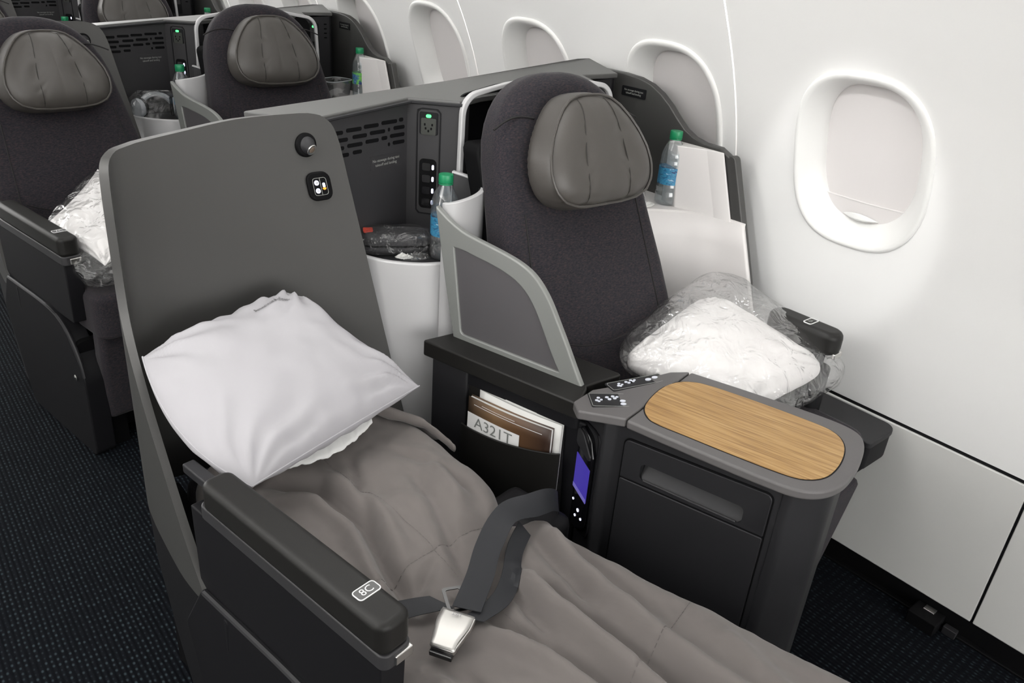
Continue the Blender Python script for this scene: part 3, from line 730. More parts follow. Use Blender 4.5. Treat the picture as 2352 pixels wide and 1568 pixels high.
# console (cocktail table) of the nearest row
def console():
    t = thing('console_table', 'charcoal console with oak inlay top, drawer and lit handset between the nearest seats', 'console', K_(.12, -.15, 0), 15)
    f = K_
    top = [Vector((-.004, .0005)), Vector((-.007, -.08))] + spl([(-.009, -.16), (-.0095, -.25), (-.004, -.296), (.018, -.327), (.055, -.346), (.105, -.353), (.160, -.352), (.205, -.345), (.232, -.331), (.245, -.306), (.250, -.26), (.249, -.18), (.245, -.09)], 5, False) + [Vector((.240, -.0115))]
    # body
    body = rp([(.040, .116, .004), (.037, .110, .003), (-.006, .037, .006), (.012, .022, .01), (.010, -.282, .045), (.060, -.338, .05), (.215, -.330, .04), (.236, -.25, .03), (.228, .02, .02), (.15, .085, .01)], 6)
    body_o = part('body', prism(body, lambda x, y, d: f(x, y, d - (.004 if d > .5 and y > .03 else 0)), .0, .611), CHAR, t, bev=.002, seg=1)
    part('corner_post', prism(rp([(.0095, -.272, .002), (.0085, -.288, .035), (.060, -.3395, .05), (.216, -.3315, .04), (.230, -.29, .02), (.20, -.29, .01), (.04, -.29, .01)], 7), lambda x, y, d: f(x, y, d), .0, .6118), CHAR, t, bev=.002, seg=1)
    rim = part('top_rim', prism(top, lambda x, y, d: f(x, y, d), .6125, .630), CONG, t, bev=.005, seg=4)
    # aft control section, slightly sloped
    c0 = [(-.030, .082), (-.002, .002), (.239, -.010), (.213, .020), (.085, .083), (.055, .102), (-.005, .106)]
    def zz(x, y): return .6305 - .05 * y
    n = len(c0)
    V = [f(x, y, .6125 - .05 * y) for x, y in c0] + [f(x, y, zz(x, y)) for x, y in c0]
    part('control_deck', (V, [tuple(range(n))[::-1], tuple(range(n, 2 * n))] + [(i, (i + 1) % n, n + (i + 1) % n, n + i) for i in range(n)]), CONG, t, bev=.004, seg=3)
    wl = spl([(.0185, -.10), (.0195, -.045), (.030, -.022), (.055, -.005), (.095, .002), (.140, .002), (.176, -.008), (.200, -.030), (.211, -.065), (.2145, -.16), (.2120, -.26), (.203, -.295), (.180, -.315), (.145, -.325), (.100, -.327), (.060, -.320), (.033, -.300), (.021, -.268), (.0178, -.19)], 6)
    part('inlay_groove', prism([Vector((.115 + (p.x - .115) * 1.018, -.16 + (p.y + .16) * 1.013)) for p in wl], lambda x, y, d: f(x, y, d), .6295, .6304), CHAR2, t)
    part('wood_inlay', prism(wl, lambda x, y, d: f(x, y, d), .629, .6312), WOOD, t)
    # drawer
    fd = lambda y, z, d: f(.010 - d, y, z)
    gap_o = part('drawer_gap', prism(rp([(.004, .30, .002), (-.264, .30, .002), (-.264, .596, .013), (.004, .588, .013)], 5), fd, -.004, .0008), BLACK, t)
    dr = part('drawer', prism(rp([(.0015, .5075, .002), (-.2615, .5115, .002), (-.2615, .5935, .011), (.0015, .5855, .011)], 6), fd, -.002, .0038), CHAR, t, bev=.0022, seg=3)
    # recessed pull: dark scoop; lighter grey on the lower lip stands for light on it
    cut = part('cutter', prism(rrect(.188, .034, .010, -.129, .5345), fd, -.024, .012), CHAR)
    for o in (body_o, gap_o, dr):
        m = o.modifiers.new('cut', 'BOOLEAN'); m.object = cut; m.operation = 'DIFFERENCE'; m.solver = 'EXACT'
        bpy.context.view_layer.update()
        me = bpy.data.meshes.new_from_object(o.evaluated_get(bpy.context.evaluated_depsgraph_get()))
        o.modifiers.clear(); o.data = me; me.shade_smooth(); me.set_sharp_from_angle(angle=R(20))
    bpy.data.objects.remove(cut)
    part('pull_scoop', grid(lambda u, v: f(.010 + .019 * (1 - v) ** .7 - .0020 * v, -.036 - .186 * u, .5520 - .0345 * v), 6, 12), CHAR, dr)
    part('pull_lip_highlight', tube([fd(-.044, .5185, .0034), fd(-.214, .5185, .0034)], .0022, 8), MIDG, dr)
    part('lower_door', prism(rp([(.0015, .30, .002), (-.2615, .30, .002), (-.2615, .5085, .003), (.0015, .5045, .003)], 4), fd, -.002, .0038), CHAR, t, bev=.0022, seg=3)
    # small latch on the end face
    part('side_latch', box(f, .2285, .2325, -.20, -.12, .16, .30), CHAR, t, bev=.003)
    # handset on the angled facet
    fa = (Vector(f(-.006, .037, 0)) - Vector(f(.037, .110, 0))).normalized()
    pf0 = plane_fn(f(.0145, .0720, .470), fa, (0, 0, 1))
    pf = lambda a, b, d: pf0(a * 1.3, b, d)
    hs = part('handset', prism(rp([(-.024, -.115, .012), (-.002, -.125, .012), (.022, -.105, .012), (.022, .055, .012), (.010, .092, .02), (-.016, .102, .02), (-.024, .09, .01)], 5), pf, -.01, .010), GLOSSB, t, bev=.004, seg=3)
    part('handset_cradle', ring(resample(rrect(.053, .238, .014, 0, -.010), 48), resample(rrect(.047, .230, .012, 0, -.010), 48), pf, -.01, .003), CHAR2, t)
    part('handset_brow', prism(rp([(-.021, .060, .01), (.019, .046, .008), (.019, .058, .006), (-.004, .090, .02), (-.021, .095, .01)], 5), pf, .006, .013), CHAR, hs, bev=.002, seg=2)
    part('screen', prism(rp([(-.0205, -.035, .001), (.0205, -.045, .001), (.0205, .030, .001), (-.0205, .042, .001)], 2), pf, .008, .0108), SCREEN, hs)
    part('screen_bar', prism([Vector(p) for p in [(-.0205, -.035), (.0205, -.045), (.0205, -.036), (-.0205, -.026)]], pf, .0105, .0111), SCREEN2, hs)
    for a, b, r in ((-.012, -.062, .0025), (.004, -.075, .0036), (-.002, -.092, .0027), (.014, -.087, .0027)):
        part('handset_key', lathe([(r, .0), (r, .001), (r * .5, .0015)], pf(a, b, .0102), 12, fa.cross(Vector((0, 0, 1)))), WHITE_LED, hs)
    # seat control pads, one facing each seat
    def pad(c, ax, ay, w, h, keys):
        p = plane_fn(f(c[0], c[1], zz(*c)), f(*ax, 0) - f(0, 0, 0), f(*ay, 0) - f(0, 0, 0) + Vector((0, 0, -.05 * ay[1])))
        pn = part('control_pad', prism(rrect(w, h, .003), p, -.002, .0008), CHAR, t)
        part('pad_outline', ring(resample(rrect(w - .003, h - .003, .002), 40), resample(rrect(w - .0045, h - .0045, .0015), 40), p, .0004, .0012), GLINE, pn)
        for x, y, r in keys:
            part('key', prism([Vector((x + r * math.cos(q) * (1 if r < .004 else 1.2), y + r * math.sin(q) * .8)) for q in [2 * math.pi * k / 14 for k in range(14)]], p, .0004, .0022), KEY, pn)
        part('key_slot', prism(rrect(.0016, .007, .0006, -.010, .002), p, .0004, .0018), BLACK, pn)
    KEY = mat('pad_key', (.62, .64, .68), .35, metal=.3, emit=(.6, .64, .75), es=.25)
    keys = [(-.020, -.003, .0024), (-.016, .005, .0024), (-.017, -.006, .002), (-.0125, -.001, .002), (-.002, .007, .0026), (.001, .001, .0026), (.008, .010, .0026), (.010, .004, .0026), (.0145, .0085, .0022), (.021, -.004, .0034), (.020, -.0135, .0034)]
    pad((.038, .058), (.65, -.76), (.76, .65), .070, .050, [(x * 1.15, y * 1.15, r * 1.3) for x, y, r in keys])
    pad((.132, .051), (.875, -.48), (.48, .875), .122, .032, [(x * 1.2 - .018, y * .8, r * 1.2) for x, y, r in keys[:9]] + [(.026, .000, .0052), (.043, .003, .0052)])
    return t
con = console()

def magazine(name, label, y0, y1, zt0, zt1, x, thick, cover, pages):
    t = thing(name, label, 'magazine', K_(x, (y0 + y1) / 2, .40), 15)
    def sec(d0, d1, inset, bow):
        def fn(u, v):
            y = y1 + (y0 - y1) * u; z = .40 + (zt1 + (zt0 - zt1) * (1 - u) - inset - .40) * v
            return y, z
        return fn
    def sheet(d, inset, bow):
        def g(u, v):
            y = y1 - inset * .5 + (y0 - y1 + inset) * u; zt = zt1 + (zt0 - zt1) * (1 - u)
            z = .39 + (zt - inset - .39) * v
            return K_(x - d - bow * math.sin(math.pi * u) * (.4 + .6 * v), y, z)
        return grid(g, 14, 6)
    part('cover', sheet(thick + .0006, 0, .006), cover, t, solid=.0008)
    a, b = sheet(.0, .003, .004), sheet(thick, .003, .006)
    nV = len(a[0]); V = list(a[0]) + list(b[0]); F = list(a[1]) + [tuple(i + nV for i in q[::-1]) for q in b[1]]
    edge = [j * 14 for j in range(6)] + [5 * 14 + i for i in range(1, 14)] + [j * 14 + 13 for j in range(4, -1, -1)]
    for p, q in zip(edge, edge[1:]): F.append((p, q, nV + q, nV + p))
    part('pages', (V, F), pages, t)
    part('back_cover', sheet(-.0008, 0, .004), cover, t, solid=.0008)
    return t, lambda a, b, d=0: K_(x - thick - .0018 - d - .006 * math.sin(math.pi * (y1 - a) / (y1 - y0)) * (.4 + .6 * (b - .39) / (zt0 - .39)), a, b)
COVER = bpy.data.materials.new('brown_cover'); COVER.use_nodes = True
def _cov():
    nt = COVER.node_tree; b = nt.nodes['Principled BSDF']; b.inputs['Roughness'].default_value = .5
    tc = nt.nodes.new('ShaderNodeTexCoord'); sp = nt.nodes.new('ShaderNodeSeparateXYZ'); r = nt.nodes.new('ShaderNodeValToRGB')
    mr = nt.nodes.new('ShaderNodeMapRange'); mr.inputs[1].default_value = .105; mr.inputs[2].default_value = -.105
    nt.links.new(tc.outputs['Object'], sp.inputs[0]); nt.links.new(sp.outputs['Y'], mr.inputs[0]); nt.links.new(mr.outputs[0], r.inputs[0])
    e = r.color_ramp.elements; e.new(.4); e.new(.62)
    for k, (p, c) in enumerate([(0, (.02, .012, .008)), (.35, (.15, .088, .042)), (.6, (.10, .05, .022)), (.9, (.03, .014, .008))]): e[k].position = p; e[k].color = (*c, 1)
    nt.links.new(r.outputs[0], b.inputs['Base Color'])
_cov()
mg, mfn = magazine('magazine', 'brown covered magazine with white label standing in the front pocket', .142, .336, .546, .549, .001, .008, COVER, PAPER)
part('cover_label', grid(lambda u, v: mfn(.3355 - .128 * u, .42 + (.512 - .42 + (.518 - .512) * 0) * v, .0004), 10, 6), mat('cover_label_white', (.75, .75, .74), .4), mg)
part('cover_lettering', text_geo('A321T', .034, lambda x, y, d: mfn(.270 - x, .494 + y, .0012)), mat('cover_lettering_grey', (.20, .21, .20), .5), mg)
part('cover_rule', join(grid(lambda u, v: mfn(.320 - .16 * u, .533 + .0012 * v, .0005), 14, 2), grid(lambda u, v: mfn(.30 - .08 * u, .538 + .0010 * v, .0005), 14, 2)), LINE, mg)
magazine('magazine', 'thick pale magazine standing behind the brown one in the pocket', .128, .318, .562, .560, .0105, .006, PAPER, PAPER)

# ------------------------------------------------------------------ row 8 aisle seat, made up as a bed
bed = thing('flat_bed_seat', 'aisle seat folded flat into a bed, its dark armrest plate reading 8C', 'seat', S_(.25, -.3, 0), 10)
aisle_side(bed, '8C')
part('mattress', box(S_, .095, .455, -1.15, .27, .36, .452), FAB, bed, bev=.03, seg=3)
part('bolster', box(S_, .43, .52, -.30, -.16, .34, .455), CHAR2, bed, bev=.02, seg=3)
part('bed_frame', box(S_, .06, .46, -1.1, .30, .0, .37), BLACK, bed)

XR = [(-1.25, .545), (-.80, .515), (-.56, .492), (-.40, .479), (-.36, .476), (-.30, .468), (-.265, .425), (-.24, .400), (-.215, .425), (-.17, .448), (-.10, .462), (0, .474), (.10, .476), (.34, .470)]
def seg_d(p, a, b):
    ab = (b[0]-a[0], b[1]-a[1]); t = max(0, min(1, ((p[0]-a[0])*ab[0] + (p[1]-a[1])*ab[1]) / (ab[0]**2 + ab[1]**2)))
    return math.hypot(p[0]-a[0]-ab[0]*t, p[1]-a[1]-ab[1]*t)
FOLDS = [  # (polyline, height, width)
    ([(.164, .085), (.213, .02), (.207, -.10), (.171, -.203), (.156, -.276)], -.011, .013),
    ([(.14, .06), (.185, -.01), (.182, -.10), (.145, -.20), (.125, -.27)], .007, .014),
    ([(.235, .06), (.243, -.02), (.235, -.12), (.200, -.21)], .006, .014),
    ([(.297, .044), (.243, -.057), (.193, -.158)], -.005, .009),
    ([(.31, -.336), (.292, -.414), (.281, -.528), (.262, -.66), (.25, -.8)], .014, .016),
    ([(.335, -.35), (.318, -.44), (.31, -.55), (.295, -.70)], -.009, .014),
    ([(.425, -.295), (.391, -.397), (.363, -.511), (.34, -.64), (.33, -.8)], .013, .020),
    ([(.44, -.33), (.42, -.42), (.405, -.52)], -.006, .018),
    ([(.396, -.301), (.37, -.38), (.345, -.47)], -.007, .010),
    ([(.29, -.34), (.265, -.40), (.250, -.47)], -.007, .009),
    ([(.216, -.372), (.236, -.45), (.241, -.549), (.23, -.68)], -.008, .012),
    ([(.19, -.38), (.21, -.47), (.213, -.56), (.20, -.70)], .010, .014),
    ([(.12, -.404), (.123, -.455), (.10, -.60)], -.008, .010),
    ([(.09, -.37), (.08, -.45), (.07, -.6)], .008, .014),
    ([(.34, -.068), (.306, -.167), (.25, -.29)], -.006, .012),
    ([(.40, -.05), (.36, -.15), (.335, -.21)], .007, .016),
    ([(.36, .02), (.39, -.10), (.38, -.19)], -.004, .012),
    ([(.15, -.30), (.185, -.26), (.24, -.235)], -.005, .010),
    ([(.44, -.6), (.40, -.7), (.38, -.9)], .006, .02),
]
SEAMS = [[(.262, .097), (.252, -.06), (.249, -.186), (.240, -.30), (.235, -.5), (.22, -.9)], [(.375, -.245), (.276, -.227), (.06, -.21)], [(.455, -.560), (.244, -.580), (.08, -.60)]]
def sstep(a, b, t):
    t = max(0, min(1, (t - a) / (b - a))); return t * t * (3 - 2 * t)
def dz(x, y):
    z = .474 + .038 * sstep(-.30, -.13, y) * (1 - .35 * sstep(.0, .14, y)) * (.45 + .55 * sstep(.12, .34, x))
    z += .010 * math.sin(math.pi * (x - .05) / .43) + .035 * sstep(.03, .16, y) * sstep(.10, .2, x)
    for pl, h, wd in FOLDS:
        d = min(seg_d((x, y), a, b) for a, b in zip(pl, pl[1:]))
        if d < 3.2 * wd:
            e = min(math.hypot(x - pl[0][0], y - pl[0][1]), math.hypot(x - pl[-1][0], y - pl[-1][1]))
            z += 2.3 * h * math.exp(-(d / wd) ** 2) * min(1, .25 + e / .05)
    for pl in SEAMS:
        d = min(seg_d((x, y), a, b) for a, b in zip(pl, pl[1:]))
        z -= .0020 * math.exp(-(d / .0032) ** 2)
    z += .008 * nz(x * 9, y * 7, 1.3) + .0050 * nz(x * 22 + y * 6, y * 15, 4.1) + .0016 * nz(x * 55, y * 45, 9)
    return z
def duv(u, v):
    y = .20 - 1.41 * v
    xr = smooth(XR[::1], y); xl = .052 + .07 * sstep(.06, .34, y) if y > -.40 else .052 - .03 * sstep(-.40, -.6, y)
    x = xl + (xr - xl) * u
    z = dz(x, y)
    e = max(0, min(1, (x - (xr - .05)) / .05)); z -= .085 * (1 - math.sqrt(max(0, 1 - e ** 2.4)))
    e = max(0, min(1, ((xl + .03) - x) / .03)); z -= (.05 + .10 * sstep(-.36, -.46, y)) * (1 - math.sqrt(max(0, 1 - e * e)))
    return S_(x, y, z)
def uwarp(u): return .5 - .5 * math.cos(math.pi * u) if False else (u + .06 * math.sin(2 * math.pi * u) * -1)
duvet = part('duvet', grid(lambda u, v: duv(max(0, min(1, u - .07 * math.sin(2 * math.pi * u))), v), 110, 330), DUVET, None, solid=.006, offset=-1, loc=S_(.26, -.4, .45), th=10, sharp=180)
meta(duvet, 'crumpled grey duvet spread over the flat bed', 'duvet')
def dashes(pl, step=.0075):
    gs = []; P = [Vector(p) for p in pl]
    for a, b in zip(P, P[1:]):
        L_ = (b - a).length; n = max(1, int(L_ / step)); d = (b - a) / n
        for k in range(n):
            q = [a + d * (k + .15), a + d * (k + .8)]
            gs.append(tube([S_(p.x, p.y, dz(p.x, p.y) + .0009) for p in q], .0006, 4))
    return join(*gs)
STITCH = mat('duvet_stitching', (.135, .122, .117), .85)
for pl in SEAMS: part('stitching', dashes(pl), STITCH, duvet, kind='stuff')
# head end roll-back and white lining
def roll(u, v):
    P = [S_(.10, .105, .50), S_(.20, .125, .52), S_(.30, .155, .535), S_(.385, .125, .545), S_(.455, .03, .52), S_(.472, -.03, .49)]
    t = u * (len(P) - 1); i = min(int(t), len(P) - 2); p = P[i].lerp(P[i + 1], t - i)
    a = math.pi * (1.25 * v - .12); r = .020 + .004 * nz(u * 7, 2, 1)
    d = Vector((math.sin(R(10)), -math.cos(R(10)), 0))
    return p + d * (math.cos(a) * r + .002 * nz(u * 30, v * 3, 5)) + Vector((0, 0, math.sin(a) * r * .8 + .003 * nz(u * 20, v * 4, 8))) + d * -.05 * max(0, v - .8) * 4
part('rolled_edge', grid(roll, 60, 14), DUVET, duvet, solid=.004)
def lining(u, v):
    a = Vector((.425, 1.050, .528)).lerp(Vector((.615, 1.056, .552)), u)
    a.y -= .030 * math.sin(math.pi * u)
    return a + Vector((.02 * v, .07 * v, .012 * math.sin(v * 3) + .012 * v)) + Vector((0, 0, .003 * nz(u * 26, v * 2, 3) + .0016 * math.sin(u * 40) * (1 - v)))
part('lining_edge', grid(lining, 60, 12), DUVETB, duvet, solid=.003, label='white lining turned out at the head end')

# pillows
def pillow_fn(C, T, nrm_sign=1, seed=0, wr=1.0, flat=.5, conc=.035, push=(0, 0), rnd=0):
    B, Rr, Tt, L = [Vector(c) for c in C]
    n = ((Rr - B).cross(L - B) + (Tt - Rr).cross(L - Tt) * -1).normalized() * nrm_sign
    if n.z < 0: n = -n
    def fn(u, v, side):
        cu, cv = 2 * u - 1, 2 * v - 1
        uu = u - conc * (1 - cv * cv) * cu * (abs(cu) ** 2) - push[0] * (1 - cv * cv) * (1 - u) ** 2 - push[1] * (1 - cv * cv) * u ** 2; vv = v - conc * (1 - cu * cu) * cv * (abs(cv) ** 2)
        k_ = 1 - rnd * abs(cu * cv) ** 5; uu = .5 + (uu - .5) * k_; vv = .5 + (vv - .5) * k_
        p = B.lerp(Rr, uu).lerp(L.lerp(Tt, uu), vv)
        e = max(0, (1 - abs(cu) ** 2.6)) * max(0, (1 - abs(cv) ** 2.6))
        h = T * e ** .52
        cr = 1 - min(1, 1.8 * min(math.hypot(u - a, v - b) for a in (0, 1) for b in (0, 1)))
        ang = math.atan2(min(v, 1 - v) + .02, min(u, 1 - u) + .02)
        h += wr * (.0060 * max(0, cr) * math.sin(ang * 17 + 5 * nz(u * 3, v * 3, seed)) * min(1, e * 6))
        h += wr * (.007 * nz(u * 3.1, v * 3.1, seed + 3) + .0026 * nz(u * 9, v * 8, seed + 7)) * min(1, e * 4)
        ed = min(v, 1 - v)
        h += wr * .0028 * math.sin(u * 46 + 4 * nz(u * 5, v * 5, seed + 1)) * math.exp(-ed * 16) * min(1, e * 8)
        return p + n * (h * (1 if side > 0 else -flat))
    return fn, n
def pillow_geo(fn, N=56):
    V, F = [], []
    def w(t): return .5 - .5 * math.cos(math.pi * t) * (1) if True else t
    for j in range(N):
        for i in range(N): V.append(fn(w(i / (N - 1)), w(j / (N - 1)), 1))
    for j in range(N - 1):
        for i in range(N - 1): F.append((j * N + i, j * N + i + 1, (j + 1) * N + i + 1, (j + 1) * N + i))
    base = len(V); m = {}
    for j in range(N):
        for i in range(N):
            if i in (0, N - 1) or j in (0, N - 1): m[(i, j)] = j * N + i
            else: m[(i, j)] = len(V); V.append(fn(w(i / (N - 1)), w(j / (N - 1)), -1))
    for j in range(N - 1):
        for i in range(N - 1): F.append((m[(i, j)], m[(i, j + 1)], m[(i + 1, j + 1)], m[(i + 1, j)]))
    return V, F
PC = [(.345, .945, .592), (.712, 1.052, .600), (.565, 1.258, .742), (.286, 1.214, .706)]
pfn, pn = pillow_fn(PC,   .066, 1, 2.0, 1.25, .8, .006, (.10, .035))
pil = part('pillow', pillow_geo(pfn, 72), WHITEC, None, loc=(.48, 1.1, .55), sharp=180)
meta(pil, 'plump white pillow propped against the grey shell on the made up bed', 'pillow')
part('piping', tube([pfn(0, v / 40, 1) + pn * .0015 for v in range(41)], .0016, 6), WHITEC, pil)
part('piping', tube([pfn(u / 40, 0, 1) + pn * .0015 for u in range(41)], .0014, 6), WHITEC, pil)
def ptxt(x, y, d):
    u = .675 + x * 1.75; v = .822 + y * 3.0 - x * .18
    return pfn(u, v, 1) + pn * .0012
part('lettering', text_geo('AmericanAirlines', .0175, ptxt), PRINTD, pil)

# lap belt over the bed
def strip(pts, n=7, wid=.041, thick=.0016):
    P = [Vector(p) for p, _ in pts]; Wd = [Vector(w_).normalized() for _, w_ in pts]
    def cm(A, i, u):
        p0, p1, p2, p3 = A[max(i - 1, 0)], A[i], A[i + 1], A[min(i + 2, len(A) - 1)]
        return .5 * ((2 * p1) + (p2 - p0) * u + (2*p0 - 5*p1 + 4*p2 - p3) * u*u + (3*p1 - p0 - 3*p2 + p3) * u**3)
    rows = []
    for i in range(len(P) - 1):
        for k in range(n): rows.append((cm(P, i, k / n), cm(Wd, i, k / n).normalized()))
    rows.append((P[-1], Wd[-1]))
    V, F = [], []
    for p, w_ in rows:
        for k in range(5):
            q = p + w_ * wid * (k / 4 - .5); d_ = q - S_(0, 0, 0); c_, s_ = math.cos(R(10)), math.sin(R(10))
            q.z = max(q.z, dz(d_.x * c_ + d_.y * s_, -d_.x * s_ + d_.y * c_) + .003) if q.x < .70 else q.z; V.append(q)
    for j in range(len(rows) - 1):
        for k in range(4): F.append((j * 5 + k, j * 5 + k + 1, (j + 1) * 5 + k + 1, (j + 1) * 5 + k))
    return V, F
belt = thing('lap_belt', 'charcoal lap belt with metal lift buckle lying across the grey duvet', 'seat belt', (.50, .63, .49), 0)
part('webbing', strip([((.826, .778, .445), (.1, .25, .96)), ((.806, .756, .484), (.05, .30, .95)), ((.772, .743, .512), (-.05, .45, .9)), ((.728, .738, .524), (-.1, .75, .65)), ((.672, .738, .532), (-.05, .98, .25)),
                       ((.612, .706, .520), (-.70, .66, .2)), ((.566, .668, .513), (-.72, .66, .15)), ((.512, .628, .512), (-.68, .70, .1))]), BELT, belt, solid=.0016, bev=.0004, seg=1)
part('webbing', strip([((.700, .722, .500), (-.3, .7, .65)), ((.656, .694, .497), (-.60, .60, .55)), ((.610, .650, .494), (-.66, .66, .35)), ((.565, .622, .500), (-.68, .68, .25)), ((.512, .612, .506), (-.68, .70, .1))], wid=.030), BELT, belt, solid=.0016, bev=.0004, seg=1)
part('webbing', strip([((.405, .716, .475), (-.25, .95, .1)), ((.440, .697, .492), (-.35, .92, .1)), ((.474, .678, .500), (-.42, .90, .12)), ((.497, .665, .503), (-.45, .89, .1))]), BELT, belt, solid=.0016, bev=.0004, seg=1)
TONGUE = mat('tongue_metal', (.16, .16, .16), .35, metal=1)
# tongue
tn = plane_fn((.507, .6615, .5035), (.9, -.36, 0), (.38, .92, .05))
part('tongue', ring(resample(rrect(.030, .046, .004, .008, 0), 40), resample(rrect(.020, .036, .002, .008, 0), 40), tn, 0, .0015), TONGUE, belt)
bc = Vector((.470, .608, .505)); bd = Vector((.058, .035, .012)).normalized(); bw = Vector((.52, -.85, .0)); bw = (bw - bd * bw.dot(bd)).normalized()
bf0 = plane_fn(bc, bw, bd)
def bf(a, b, d): return bf0(a, b, d + .0035 * math.sin((b + .035) * 45))
bo = [(-.0255, .030), (.0255, .030), (.0250, .012), (.0215, -.006), (.0185, -.020), (.0180, -.028), (-.0180, -.028), (-.0185, -.020), (-.0215, -.006), (-.0250, .012)]
bp_ = rp([(x, y, .006 if abs(y) < .03 else .002) for x, y in bo], 3)
bk = part('buckle', prism(bp_, bf0, .001, .010), CHROME, belt, bev=.002, seg=2)
part('buckle_lid', grid(lambda u, v: (lambda b: bf0((u - .5) * 2 * (.0235 - .0062 * sstep(.014, -.02, b)), b, .0112 + .0030 * math.sin(math.pi * v) + .0005))(.0305 - .058 * v), 8, 16), BUCK, bk, solid=.0018)
tf = plane_fn(bf0(0, .025, .0140), -bw, -bd); part('lettering', text_geo('LIFT', .0075, lambda x, y, d: bf0(-x, .024 - y, .01345 + .0020), .0003), ICON, bk)
part('buckle_core', box(lambda a, b, d: bf0(a, b, d), -.016, .016, -.034, .030, -.004, .004), GLOSSB, bk, bev=.001)

# bottles
def bottle(name, label, loc, lab):
    t = thing(name, label, 'bottle', loc, 0, 'water bottles on the side shelves')
    c = Vector(loc)
    pr = [(.002, .001), (.024, .0), (.0285, .004), (.0295, .012), (.0295, .030), (.0282, .034), (.0295, .038), (.0295, .046), (.0285, .05), (.0285, .092), (.0295, .096), (.0295, .104), (.028, .108), (.0293, .112), (.0275, .125), (.022, .140), (.015, .152), (.0125, .158), (.0125, .164)]
    part('bottle_body', lathe(pr, c, 28), BOTTLE, t, sharp=80)
    part('water', lathe([(max(.001, r - .0015), h + .0012) for r, h in pr if h < .128], c, 24), WATER, t, sharp=80)
    part('label', lathe([(.0289, .051), (.0289, .0915)], c, 28), lab, t)
    cp = part('cap', lathe([(.0145, .160), (.0150, .161), (.0150, .1745), (.0143, .1765), (.010, .1768)], c, 30), GREENCAP, t, sharp=50)
    part('cap_ring', lathe([(.0148, .1565), (.0150, .1572), (.0148, .1592)], c, 30), GREENCAP, cp)
    return t
bottle('water_bottle', 'water bottle with blue label and green cap beside the nearest white bin', (1.530, 1.196, .8032), LABELB)
bottle('water_bottle', 'green capped water bottle tucked behind the nearest grey divider tip', (.913, 1.270, .7472), LABELB)

# amenity kit wrapped in film on the nearest shelf
def amenity():
    t = thing('amenity_kit', 'dark felt amenity kit wrapped in clear film on the nearest silver shelf', 'pouch', (.84, 1.345, .747), 0)
    f = fr((.842, 1.343), -28)
    ol = rp([(-.072, -.036, .025), (.072, -.036, .025), (.072, .036, .03), (-.072, .036, .03)], 6)
    part('pouch', prism(ol, lambda x, y, d: f(x, y, d), .749, .795), KIT, t, bev=.016, seg=4)
    part('zip_band', prism([p * 1.008 for p in ol], lambda x, y, d: f(x, y, d), .769, .773), BLACK, t)
    part('red_tag', prism(rrect(.020, .026, .004, -.058, -.0), lambda x, y, d: f(x, y, d), .7935, .7965), RED, t)
    def wrap(u, v):
        a = 2 * math.pi * u; c_, s_ = math.cos(a), math.sin(a)
        rx, ry = .086, .047
        x = math.copysign(abs(c_) ** .55, c_) * rx; y = math.copysign(abs(s_) ** .55, s_) * ry
        k = math.sin(v * math.pi / 2)
        q = 1 - .97 * v ** 5
        n_ = .005 * nz(x * 40, y * 40, v * 5)
        return f(x * q * (1 + n_ * 4), y * q * (1 + n_ * 4), .749 + .051 * k + n_)
    part('film_wrap', grid(wrap, 48, 14, True), FILMK, t, sharp=25)
    return t
amenity()
def crumple(name, label, cat, c, rx, ry, h, m, seed, th=0):
    f = fr(c[:2], th)
    def g(u, v):
        a = 2 * math.pi * u; q = 1 - v
        n_ = nz(math.cos(a) * 2 + seed, math.sin(a) * 2, v * 3 + seed)
        r = (q ** .7) * (1 + .35 * n_)
        return f(math.cos(a) * rx * r, math.sin(a) * ry * r, c[2] + .001 + h * (1 - q ** 2) * (.75 + .6 * nz(u * 9, v * 6, seed)) * (v > 0))
    o = part(name, grid(g, 26, 9, True), m, None, loc=(c[0], c[1], c[2]), sharp=20)
    meta(o, label, cat); return o
crumple('film_scrap', 'crumpled clear wrapper in front of the dark amenity kit', 'wrapper', (.858, 1.288, .747), .034, .014, .014, FILM, 3.1, -20)
crumple('paper_scrap', 'small white paper twist on the nearest silver shelf', 'wrapper', (.835, 1.302, .748), .018, .009, .010, PAPER, 5.2, -35)
crumple('film_scrap', 'crumpled clear wrapper on the shelf beside the nearest window bottle', 'wrapper', (1.445, 1.235, .803), .045, .040, .055, FILM, 8.3, 20)
crumple('paper_scrap', 'flat white packet under the wrapper beside the nearest window bottle', 'packet', (1.455, 1.205, .803), .04, .018, .008, PAPER, 1.2, 10)

# pillows in clear bags
def bag_geo(fn_in, C, T, seed, amp=.012):
    fn, n = pillow_fn(C, T, 1, seed, 0, .8, .0, (0, 0), .26)
    def fn2(u, v, s):
        p = fn(u, v, s)
        q = nz(u * 6 + seed, v * 6, s) * amp + abs(nz(u * 13, v * 13 + seed, s + 4)) * amp * .8
        return p + n * q * (1 if s > 0 else -.4) + Vector((nz(u * 9, v * 9, seed + 2), nz(u * 9, v * 9, seed + 5), 0)) * amp * .8
    return pillow_geo(fn2, 52)
PA = [(1.245, .700, .535), (1.520, .668, .578), (1.470, .985, .655), (1.130, .955, .575)]
fA, nA = pillow_fn(PA, .062, 1, 11, .8, .9, .015, (0, 0), .16)
bpil = thing('bagged_pillow', 'white pillow in a clear plastic bag on the nearest upright window seat', 'pillow', (1.33, .82, .5), 0)
part('pillow', pillow_geo(fA, 60), BAGC, bpil, sharp=180)
part('plastic_bag', bag_geo(fA, [(1.235, .665, .515), (1.590, .635, .570), (1.545, 1.03, .70), (1.115, .985, .580)], .074, 4.0, .009), FILM, bpil, sharp=60)

